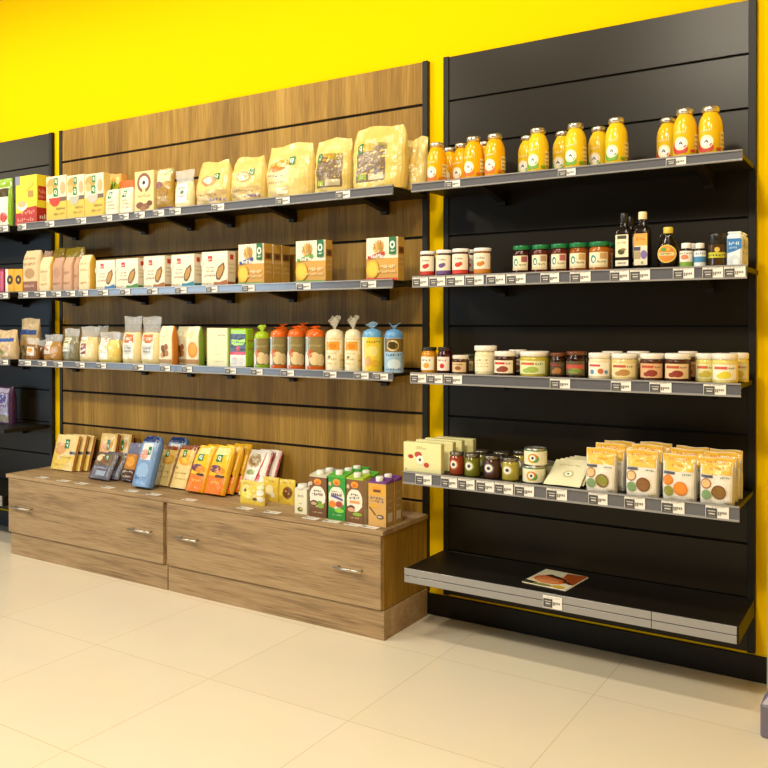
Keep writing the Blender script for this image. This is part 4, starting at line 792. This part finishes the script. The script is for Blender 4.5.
cake('light blue corn cake pack with round brown picture at the right end', 384.5, 403.5, 329, 2.88, '5E96C8', '8AB0D0', [('r', 0, 0, 1, 1, '9CBCD4'), ('r', .1, .6, .9, .98, '7A6030'), ('e', .45, .78, .22, .16, 'D8C890'), ('e', .45, .78, .16, .11, '4A3A1A'), ('w', .2, .48, .8, .54, 7, '4A6A9A'), ('e', .5, .24, .25, .15, 'C8DCE6'), ('w', .2, .08, .8, .13, 7, '5A7AA8')], '8AB4D8', .02)

# ---- left black panel
pz = .645
x, wd, h = dims(-6, 9.5, 386.5, 2.98, pz)
o = pouch('coffee_pack', 'purple and silver pack on the dark shelf at the left edge', 'packet', None, wd, .06, h, '4A2A4E', [('r', .1, .25, .85, .95, 'A8A0C0'), ('e', .5, .7, .25, .15, '5A4A8A'), ('w', .15, .45, .8, .52, 6, '6A4A7A'), ('r', .05, .05, .9, .25, '8A8272')], 'block', 6, .001, 3, 'film'); place(o, x, 3.01, pz)

# ================================================================== packs leaning on the cabinet top
def lean(lb, name, cat, grp, bl, br, byl, byr, tx, ty, t, base, F, side=None, dy=0, **k):
    """pack whose foot edge spans the columns bl..br and whose top middle is seen at (tx, ty): it tilts straight back"""
    x0, y0 = onZ(bl, byl, CT+t*.25); x1, y1 = onZ(br, byr, CT+t*.25); y = (y0+y1)/2; xa, xb = onY(bl, byl, y+t*.42)[0], onY(br, byr, y+t*.42)[0]
    x = (xa+xb)/2; yt, zt = onX(tx, ty, x); L = math.hypot(yt-y, zt-CT); a = math.atan2(yt-y, zt-CT)
    o = pouch(name, lb, cat, grp, xb-xa, t, L, base, F, k.pop('prof', 'flat'), k.pop('p', 7), k.pop('amp', .0008), k.pop('seed', 9), k.pop('kind', 'film'), side=side)
    y += t/2*math.cos(a)
    return place(o, x, y, CT+.001+t*.5*math.sin(a)*k.pop('lift', .9), 0, -a), (x, y, a)
PK = [(0, 1, .9), (.02, 1, 1), (.9, 1, 1), (1, .99, .85)]
def behind(o, lbs, dx, dy, first=0):
    for i, lb in enumerate(lbs):
        c = dup(o, lb); c.scale.z = .90 if first else 1; c.rotation_euler.x = -.17 if first else o.rotation_euler.x; c.location = (o.location.x+dx*(i+1)+(first and .012), o.location.y+dy*(i+1)+first, o.location.z)
F1 = [('r', 0, .0, 1, .42, 'E6C65A'), ('r', 0, .42, 1, 1, 'E8CC8A'), ('e', .3, .6, .25, .18, 'D8A060'), ('w', .3, .34, .85, .38, 8, 'B08A3A'), ('r', .72, .46, .95, .54, '4A4A3A'), ('w', .2, .12, .8, .16, 8, 'C8A03A')] + greenbadge(.55, .74, .18, .26)
o, _ = lean('pale yellow snack pack with green badge, leaning frontmost at the left end', 'snack_pack', 'packet', 'pale yellow leaning packs', 50.5, 73.5, 467.5, 473, 68.5, 436, .02, 'E3C568', F1, '9A5A22', prof=PK)
behind(o, ('pale yellow snack pack leaning second, behind the leftmost one', 'pale yellow snack pack leaning rearmost in the left row'), .030, .026)
F2 = [('r', 0, 0, 1, 1, 'E4C47A'), ('e', .35, .6, .26, .2, 'D88A2A'), ('e', .6, .75, .2, .12, 'D8962E'), ('r', .62, .4, .9, .48, '4A3A2A'), ('w', .2, .2, .8, .25, 8, 'B88A3A')] + greenbadge(.55, .72, .16, .24)
o, _ = lean('orange beige snack pack with almonds picture, standing behind the dark packs', 'snack_pack', 'packet', 'orange beige leaning packs', 96, 113.5, 473.5, 475.5, 109.5, 434.5, .024, 'D8AE5A', F2, '8A4A1E', prof=PK)
behind(o, ('orange beige snack pack leaning behind the almond pictured one',), .075, .03)
F3 = [('r', 0, 0, 1, 1, '5A5A6E'), ('r', .05, .5, .95, .95, '6E5A42'), ('e', .3, .78, .2, .14, 'D8C8A0'), ('p', [(.05, .5), (.6, .6), (.95, .9), (.6, .95), (.1, .7)], '7A4A2A'), ('r', .35, .12, .8, .3, '9AA8BE'), ('w', .15, .38, .8, .44, 7, 'B0B0C0')] + greenbadge(.6, .8, .14, .2)
o, _ = lean('dark grey chocolate pack leaning low, first of the dark packs', 'snack_pack', 'packet', 'dark grey leaning packs', 88.5, 108.5, 478.5, 481.5, 108, 455, .026, '55566A', F3, '6A6A7A', prof=PK)
behind(o, ('dark grey chocolate pack leaning behind the front dark one',), .028, .036)
F4 = [('r', 0, 0, 1, .3, '4A2A1E'), ('r', 0, .3, 1, .7, 'B8782A'), ('e', .5, .5, .3, .14, 'E09A2A'), ('r', 0, .7, 1, 1, '6A6A86'), ('w', .1, .2, .9, .26, 8, 'D8C8B0'), ('w', .1, .08, .9, .13, 8, 'C8B8A0')]
o, _ = lean('dark pack with orange picture and purple grey top, beside the blue pack', 'snack_pack', 'packet', None, 121, 134, 480.5, 482.5, 136, 445, .03, '5A3A2A', F4, '4A3A42', prof=PK)
FB = [('r', 0, .0, 1, .88, '7C9CC8'), ('r', 0, .88, 1, 1, '24386E'), ('r', .25, .52, .75, .85, 'E4E0E0'), ('e', .4, .62, .2, .1, 'D89A8A'), ('e', .5, .3, .3, .16, '94B4DC'), ('w', .2, .14, .75, .2, 6, '4A6AA0')] + greenbadge(.62, .7, .16, .16)
o, _ = lean('blue snack pack with white panel and navy top, front of its row', 'snack_pack', 'packet', 'blue leaning packs', 132.5, 151.5, 486.5, 489, 151.5, 439, .05, '6E90C0', FB, '5A7EB4', prof=[(0, .97, .8), (.05, 1, 1), (.8, 1, 1), (.92, .93, .8), (1, .72, .45)], p=5)
behind(o, ('blue snack pack with navy top leaning at the back behind the left orange slice pack',), .03, .0, .172)
FC = [('r', 0, 0, 1, .55, 'E6CE8A'), ('r', 0, .55, 1, .9, 'E4C06A'), ('r', 0, .9, 1, 1, '8A4A22'), ('e', .55, .66, .36, .13, 'E8A028'), ('e', .55, .66, .26, .08, 'F0C050'), ('c', .2, .46, .05, 'A87A4A'), ('w', .2, .32, .85, .36, 8, 'A8823A'), ('w', .2, .2, .85, .23, 8, 'C8A45A')] + greenbadge(.42, .8, .2, .17)
o, _ = lean('cream snack pack with orange slices picture, left of two', 'snack_pack', 'packet', 'cream packs with orange slices', 154, 169.5, 484.5, 487.5, 171.5, 447.5, .02, 'E2C878', FC, '9A5A2A', prof=PK)
o, _ = lean('cream snack pack with orange slices picture, right of two', 'snack_pack', 'packet', 'cream packs with orange slices', 170, 187, 487.5, 490.5, 189, 448, .027, 'E2C878', FC, '8A3A22', prof=PK, seed=10)
behind(o, ('brown topped snack pack leaning behind the right orange slice pack',), .01, .035)
FO = [('r', 0, .36, 1, 1, 'F2BE1A'), ('r', 0, 0, 1, .36, 'EA7A1E'), ('r', .15, .80, .8, .95, 'EFD890'), ('e', .35, .5, .28, .08, '6A3A5A'), ('e', .6, .46, .26, .08, 'D88A1E'), ('r', .45, .33, .88, .38, '4A3A22'), ('w', .3, .2, .75, .25, 5, 'F4C060')] + greenbadge(.42, .72, .28, .15)
o, _ = lean('orange and yellow snack pack with green badge, left of two front ones', 'snack_pack', 'packet', 'orange and yellow leaning packs', 186, 203.5, 491, 494.5, 206.5, 448, .037, 'EDA81E', FO, 'E0A41E', prof='gable', p=7)
behind(o, ('orange and yellow snack pack leaning behind the left front one',), .004, .048)
o, _ = lean('orange and yellow snack pack with green badge, right of two front ones', 'snack_pack', 'packet', 'orange and yellow leaning packs', 204.5, 224, 493.5, 497, 225, 448, .037, 'EDA81E', FO, 'E6AE22', prof='gable', p=7, seed=12)
behind(o, ('orange and yellow snack pack second behind the right front one', 'orange and yellow snack pack third behind the right front one'), .012, .0445)
FR = [('r', 0, 0, 1, 1, 'E9E2D6'), ('e', .35, .76, .28, .16, 'A8905A'), ('e', .35, .76, .2, .11, '8A6A3A'), ('e', .3, .5, .18, .06, '8AA05A'), ('p', [(.55, .25), (.7, .25), (.98, .95), (.78, .95)], 'B01E2E'), ('p', [(.76, .25), (.86, .25), (1, .7), (1, .9)], 'B01E2E'), ('w', .1, .3, .5, .36, 6, 'C0A890')]
o, _ = lean('white pack with dark red stripes leaning behind the yellow sachets', 'snack_pack', 'packet', 'white and red leaning packs', 238.5, 261, 495, 499, 261.5, 452, .022, 'E6DED2', FR, 'B0202E', prof=PK)
behind(o, ('white and red pack leaning behind the front striped one',), .03, .03)
# ---- stand-up yellow sachets
def ysach(lb, pl, pr, pt, py, F, seed):
    x, y = onZ((pl+pr)/2, py, CT); y = y+.004; xx, wd, h = dims(pl, pr, pt, y+.012, CT)
    return place(pouch('sachet', lb, 'sachet', 'small yellow sachets', wd, .03, h, 'E2C64A', F, 'stand', 5, .0008, seed, 'film'), xx, y+.016, CT)
ysach('yellow sachet with lemon and white flowers, frontmost', 240, 264.5, 481, 505.5, [('w', .15, .84, .6, .9, 6, 'B09A2A'), ('e', .35, .45, .22, .2, 'F0DC3A'), ('e', .4, .42, .12, .1, 'F4EC90'), ('e', .85, .55, .14, .14, 'F2EEDC'), ('e', .88, .28, .13, .12, 'F2EEDC'), ('e', .68, .28, .1, .06, '6A4A22'), ('e', .85, .78, .14, .1, 'D8E0B0'), ('c', .27, .6, .05, '4A3A1A')], 91)
ysach('yellow sachet with white picture half hidden between two sachets', 263, 278.5, 477, 502.5, [('w', .2, .82, .8, .88, 6, 'B09A2A'), ('e', .5, .5, .25, .2, 'F0E6B0'), ('e', .7, .3, .15, .12, 'EEE8D0')], 92)
ysach('yellow sachet with round brown picture beside the small white bottle', 279, 295, 479.5, 505, [('w', .2, .84, .8, .9, 6, 'B09A2A'), ('e', .6, .48, .30, .24, '8A5A2A'), ('e', .6, .48, .22, .17, '6A3E1E'), ('e', .52, .54, .06, .05, 'C89A5A'), ('e', .7, .45, .06, .05, 'C89A5A')], 93)
# ---- small white cartons, then drink cartons
def drink(lb, name, w, d, h, base, top, F, R, grp, slope=.07, capc='F2F0EA', caps=.2):
    root = thing(name, lb, 'carton', grp); hf, hb = h*(1-slope), h*(1-.2*slope); mb = MB(); b = .0
    mb.prism([(-d/2, 0), (d/2, 0), (d/2, hb), (-d/2, hf)], -w/2, w/2, M(base, 'paper'))
    print_on(mb, front(w, d, hf), F); print_on(mb, right(w, d, hf), R)
    e = .0007; mb.add([(-w/2, -d/2, hf+e), (w/2, -d/2, hf+e), (w/2, d/2, hb+e), (-w/2, d/2, hb+e)], [(0, 1, 2, 3)], M(top, 'paper'))
    mb.add([(-w/2, -d/2-e, hf*.965), (w/2, -d/2-e, hf*.965), (w/2, -d/2-e, hf), (-w/2, -d/2-e, hf)], [(0, 1, 2, 3)], M(top, 'paper'))
    mb.add([(w/2+e, -d/2, hf*.965), (w/2+e, d/2, hf*.965), (w/2+e, d/2, hb), (w/2+e, -d/2, hf)], [(0, 1, 2, 3)], M(top, 'paper')); mb.build('carton_body', root)
    r = w*caps; mb = MB(); mb.lathe([(r*.95, 0), (r, .002), (r, .016), (r*.9, .019)], M(capc, 'plastic'), 22, (0, -d*.18, hf + (hb-hf)*.22 - .001)); mb.build('screw_cap', root)
    return root
def at_foot(pl, pr, py): return onZ((pl+pr)/2, py, CT)[1]
y = at_foot(294, 307, 514)+.003; x, wd, h = dims(294.5, 306.5, 486, y, CT)
bb = drink('small cream carton with white cap reading bob, front one', 'drink_carton', wd, .045, h, 'E9E4C6', 'EDEAD8', [('t', .5, .74, .13, 'bob', '8A6A7A'), ('r', .35, .40, .6, .44, 'C8C08A'), ('e', .45, .18, .22, .09, '6A6A2A'), ('e', .52, .2, .1, .05, 'D8C060')], [('r', .2, .1, .9, .85, 'DDDABC')], 'small cream cartons', .12, caps=.34); place(bb, x, y+.024, CT)
place(dup(bb, 'small cream carton with white cap, standing right behind the front one'), x+.012, y+.082, CT)
def soyF(base, mid, acc, foot):
    L = [('r', 0, 0, 1, 1, base), ('e', .48, .50, .46, .26, 'F2EAD8'), ('r', .04, .36, .92, .5, 'F2EAD8'), ('e', .48, .85, .22, .075, 'EE9A20'), ('e', .48, .83, .13, .035, 'D86A1A'), ('r', .34, .745, .62, .78, '7A6A5A'), ('e', .1, .80, .09, .05, 'D8B8A0')]
    return L + mid + [('r', 0, 0, 1, .19, foot)] + acc
A1 = soyF('7A5230', [('w', .28, .61, .72, .65, 4, '6A5A5A'), ('w', .18, .52, .82, .58, 6, '6A5A5A')], [('e', .3, .33, .24, .07, '5A3A1E'), ('e', .28, .32, .17, .04, 'C8AE80'), ('e', .68, .28, .2, .06, '8AB03A'), ('e', .62, .36, .12, .04, '6A9A3A'), ('w', .2, .1, .8, .13, 7, 'C8A880')], '6E4824')
A2 = soyF('2F9A34', [('w', .15, .62, .85, .65, 7, '9AAA8A'), ('w', .18, .54, .82, .60, 6, '5A4A6A'), ('p', [(.15, .52), (.85, .44), (.85, .49), (.2, .57)], '5A5AA0')], [('e', .24, .35, .2, .08, 'E8862A'), ('e', .64, .36, .2, .07, 'A84A2A'), ('e', .66, .22, .28, .05, '8AC83A'), ('w', .3, .1, .8, .13, 7, 'A8D8A0')], '2A8A30')
A3 = soyF('80582E', [('w', .28, .61, .72, .65, 4, '6A6A7A'), ('w', .2, .53, .8, .59, 5, '7A6A6A'), ('r', .2, .44, .78, .49, 'E89A50')], [('e', .3, .33, .2, .06, '5A3A2A'), ('e', .3, .29, .2, .05, 'D8A080'), ('e', .66, .2, .28, .04, '8AB03A'), ('w', .2, .1, .8, .13, 7, 'C8A880')], '765028')
A4 = [('r', 0, 0, 1, 1, 'D2A55C'), ('r', 0, .70, 1, .96, 'DDA63A'), ('e', .48, .85, .28, .05, 'E8962A'), ('r', .28, .77, .70, .83, '6A4A2A'), ('w', .12, .61, .9, .66, 5, '7A6A70'), ('w', .12, .54, .9, .59, 6, '7A6A70'), ('r', .12, .42, .55, .48, 'E0A830'), ('p', [(.02, .42), (.1, .42), (.45, .26), (.4, .24)], '5A3A2A'), ('e', .68, .22, .2, .05, '5A4A3A'), ('e', .66, .22, .13, .025, 'C8B49A')]
SR = [('w', .2, .7, .8, .74, 5, 'B8A890'), ('w', .2, .55, .8, .59, 5, 'B8A890'), ('w', .2, .4, .8, .44, 5, 'B8A890'), ('r', .2, .1, .8, .3, 'C8BCA8')]
for (pl, pr, pt, pb, base, top, F, R, lbs, bt) in (
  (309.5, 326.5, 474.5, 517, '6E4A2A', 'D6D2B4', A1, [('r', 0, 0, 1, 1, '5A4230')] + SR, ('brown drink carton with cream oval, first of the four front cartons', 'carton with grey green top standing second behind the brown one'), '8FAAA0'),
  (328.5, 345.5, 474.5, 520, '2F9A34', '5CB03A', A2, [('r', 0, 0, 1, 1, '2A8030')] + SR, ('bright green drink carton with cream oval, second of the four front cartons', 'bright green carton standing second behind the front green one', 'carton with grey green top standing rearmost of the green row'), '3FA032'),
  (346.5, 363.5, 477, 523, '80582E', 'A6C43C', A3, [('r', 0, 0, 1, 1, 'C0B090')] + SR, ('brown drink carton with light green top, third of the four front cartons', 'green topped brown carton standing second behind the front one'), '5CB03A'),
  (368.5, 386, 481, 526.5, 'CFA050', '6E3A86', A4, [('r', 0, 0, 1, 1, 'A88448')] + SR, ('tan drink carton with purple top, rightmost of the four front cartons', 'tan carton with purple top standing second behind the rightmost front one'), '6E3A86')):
    y = at_foot(pl, pr, pb)+.002; x, wd, h = dims(pl, pr, pt, y, CT); d = .058
    h = h/.955
    o = drink(lbs[0], 'drink_carton', wd, d, h, base, top, F, R, 'drink cartons on the cabinet top', .07, caps=.19); place(o, x, y+d/2, CT)
    for i, lb in enumerate(lbs[1:]):
        c = dup(o, lb) if bt == top else drink(lb, 'drink_carton', wd, d, h, base, bt, F, R, 'drink cartons on the cabinet top', .07, caps=.19)
        place(c, x, y+d/2+(d+.006)*(i+1), CT)

# ================================================================== price tags
def price(label, w, h, flat=False):
    mb = MB(); mb.box(-w/2, w/2, -.0004, .0004, -h/2, h/2, M('EFEAE0', 'paper')); S = Surf(w, h, lambda u, v, o: (-w/2+u*w, -.0004-o, -h/2+v*h))
    print_on(mb, S, [('r', .05, .2, .3, .7, '8A8680'), ('w', .4, .3, .9, .6, 6, 'B8B2A8')] if flat else [('w', .08, .80, .9, .90, 12, 'B8B2A8'), ('r', .02, .06, .50, .76, '4A4744'), ('r', .10, .52, .43, .60, 'B4B0AA'), ('r', .14, .32, .40, .42, 'C8C4BC'), ('r', .10, .18, .43, .22, '8A8682'), ('w', .53, .30, .93, .56, 5, '6E6A66')])
    return tag(mb.build('price_tag'), label, 'price tag')
_tp = {}
def tags(key, name, spans, zt, rh, Y, grp):
    for i, (pl, pr) in enumerate(spans):
        py = CY - (zt-rh/2-CAMZ)*285; xa, xb = onY(pl, py, Y)[0], onY(pr, py, Y)[0]
        lb = 'single white price tag on the grey front edge below the leaflet' if key == 'B' else '{} price tag from the left on {}'.format(ORD[i], name); k = (round(xb-xa, 2), rh)
        o = price(lb, xb-xa, rh-.003)
        if grp: o['group'] = grp
        place(o, (xa+xb)/2, Y, zt-rh/2-.0005)
for key, name, spans in (
 ('D1', 'the topmost black shelf rail under the juice bottles', ((445, 460), (558, 575.5), (666, 686))),
 ('D2', 'the second shelf rail under the green-lidded jars', ((412.5, 428), (429.3, 445), (446.5, 464), (465.5, 483.5), (486.5, 505), (506.5, 525.5), (540.5, 559), (570, 590.5), (610, 629), (630, 650), (673, 694), (702.5, 723), (724, 745.5))),
 ('D3', 'the third black shelf rail under the spread jars', ((410.3, 426), (427, 442.5), (444, 462), (550, 570), (611, 631), (649.5, 671.5), (703.5, 726))),
 ('D4', 'the fourth black shelf rail under the lentil pouches', ((415.5, 431.5), (441, 457), (458, 474.5), (476.5, 494), (494.7, 513), (514.5, 534), (546.5, 567), (588.5, 607.5), (624.5, 645), (661.5, 684.5), (705.5, 729))),
 ('W1', 'the top rail of the oak panel', ((17.5, 26), (45, 54), (76, 86), (102, 112), (119, 128.5), (134.5, 144.5), (153, 164), (169.5, 180.6), (211.5, 224), (276, 289.5), (336, 350))),
 ('W2', 'the middle rail of the oak panel', ((18.5, 28), (34.5, 46), (51.5, 61), (66, 75), (78.5, 88), (98, 108), (120, 130), (147, 157.5), (175, 186.5), (206, 217.5), (242, 254.5), (296.5, 310.5), (360.7, 376))),
 ('W3', 'the lowest rail of the oak panel', ((19, 31), (38, 46.5), (53.5, 62.6), (75.5, 84.6), (96.5, 106), (133, 143.7), (160, 170), (182, 192), (225, 236), (251, 262.5), (281, 294), (323.5, 336.4), (354, 368.5), (373, 388)))):
    tags(key, name, spans, SZ[key], RH[key], RY[key]+.0035, 'price tags on ' + name)
tags('B', 'the grey front edge of the base shelf below the leaflet', ((543, 562),), .2835, .046, 2.7818, None)
for key, nm in (('W1', 'top'), ('W2', 'middle'), ('W3', 'lowest')):
    o = None; py = CY - (SZ[key]-.02-CAMZ)*180; xa, xb = onY(-2, py, 2.8235)[0], onY(8, py, 2.8235)[0]
    o = price('white price tag at the left edge on the {} rail of the left black panel'.format(nm), xb-xa, RH[key]-.003); place(o, (xa+xb)/2, 2.8235, SZ[key]-RH[key]/2-.0005)
for i, (px, py) in enumerate(((45, 477), (65, 480.5), (84, 483), (110, 487), (134, 490.5), (156, 494), (193, 499), (246, 508), (274, 512), (312, 518), (333, 521), (354, 524.5), (372, 526.5))):
    x, y = onZ(px, py, CT); o = price(ORD[i] + ' white price tag from the left on the oak cabinet top', .074, .036, True)
    o['group'] = 'price tags lying on the cabinet top'; place(o, x, min(y, 2.775), CT+.0006, random.uniform(-.1, .1), -math.pi/2)
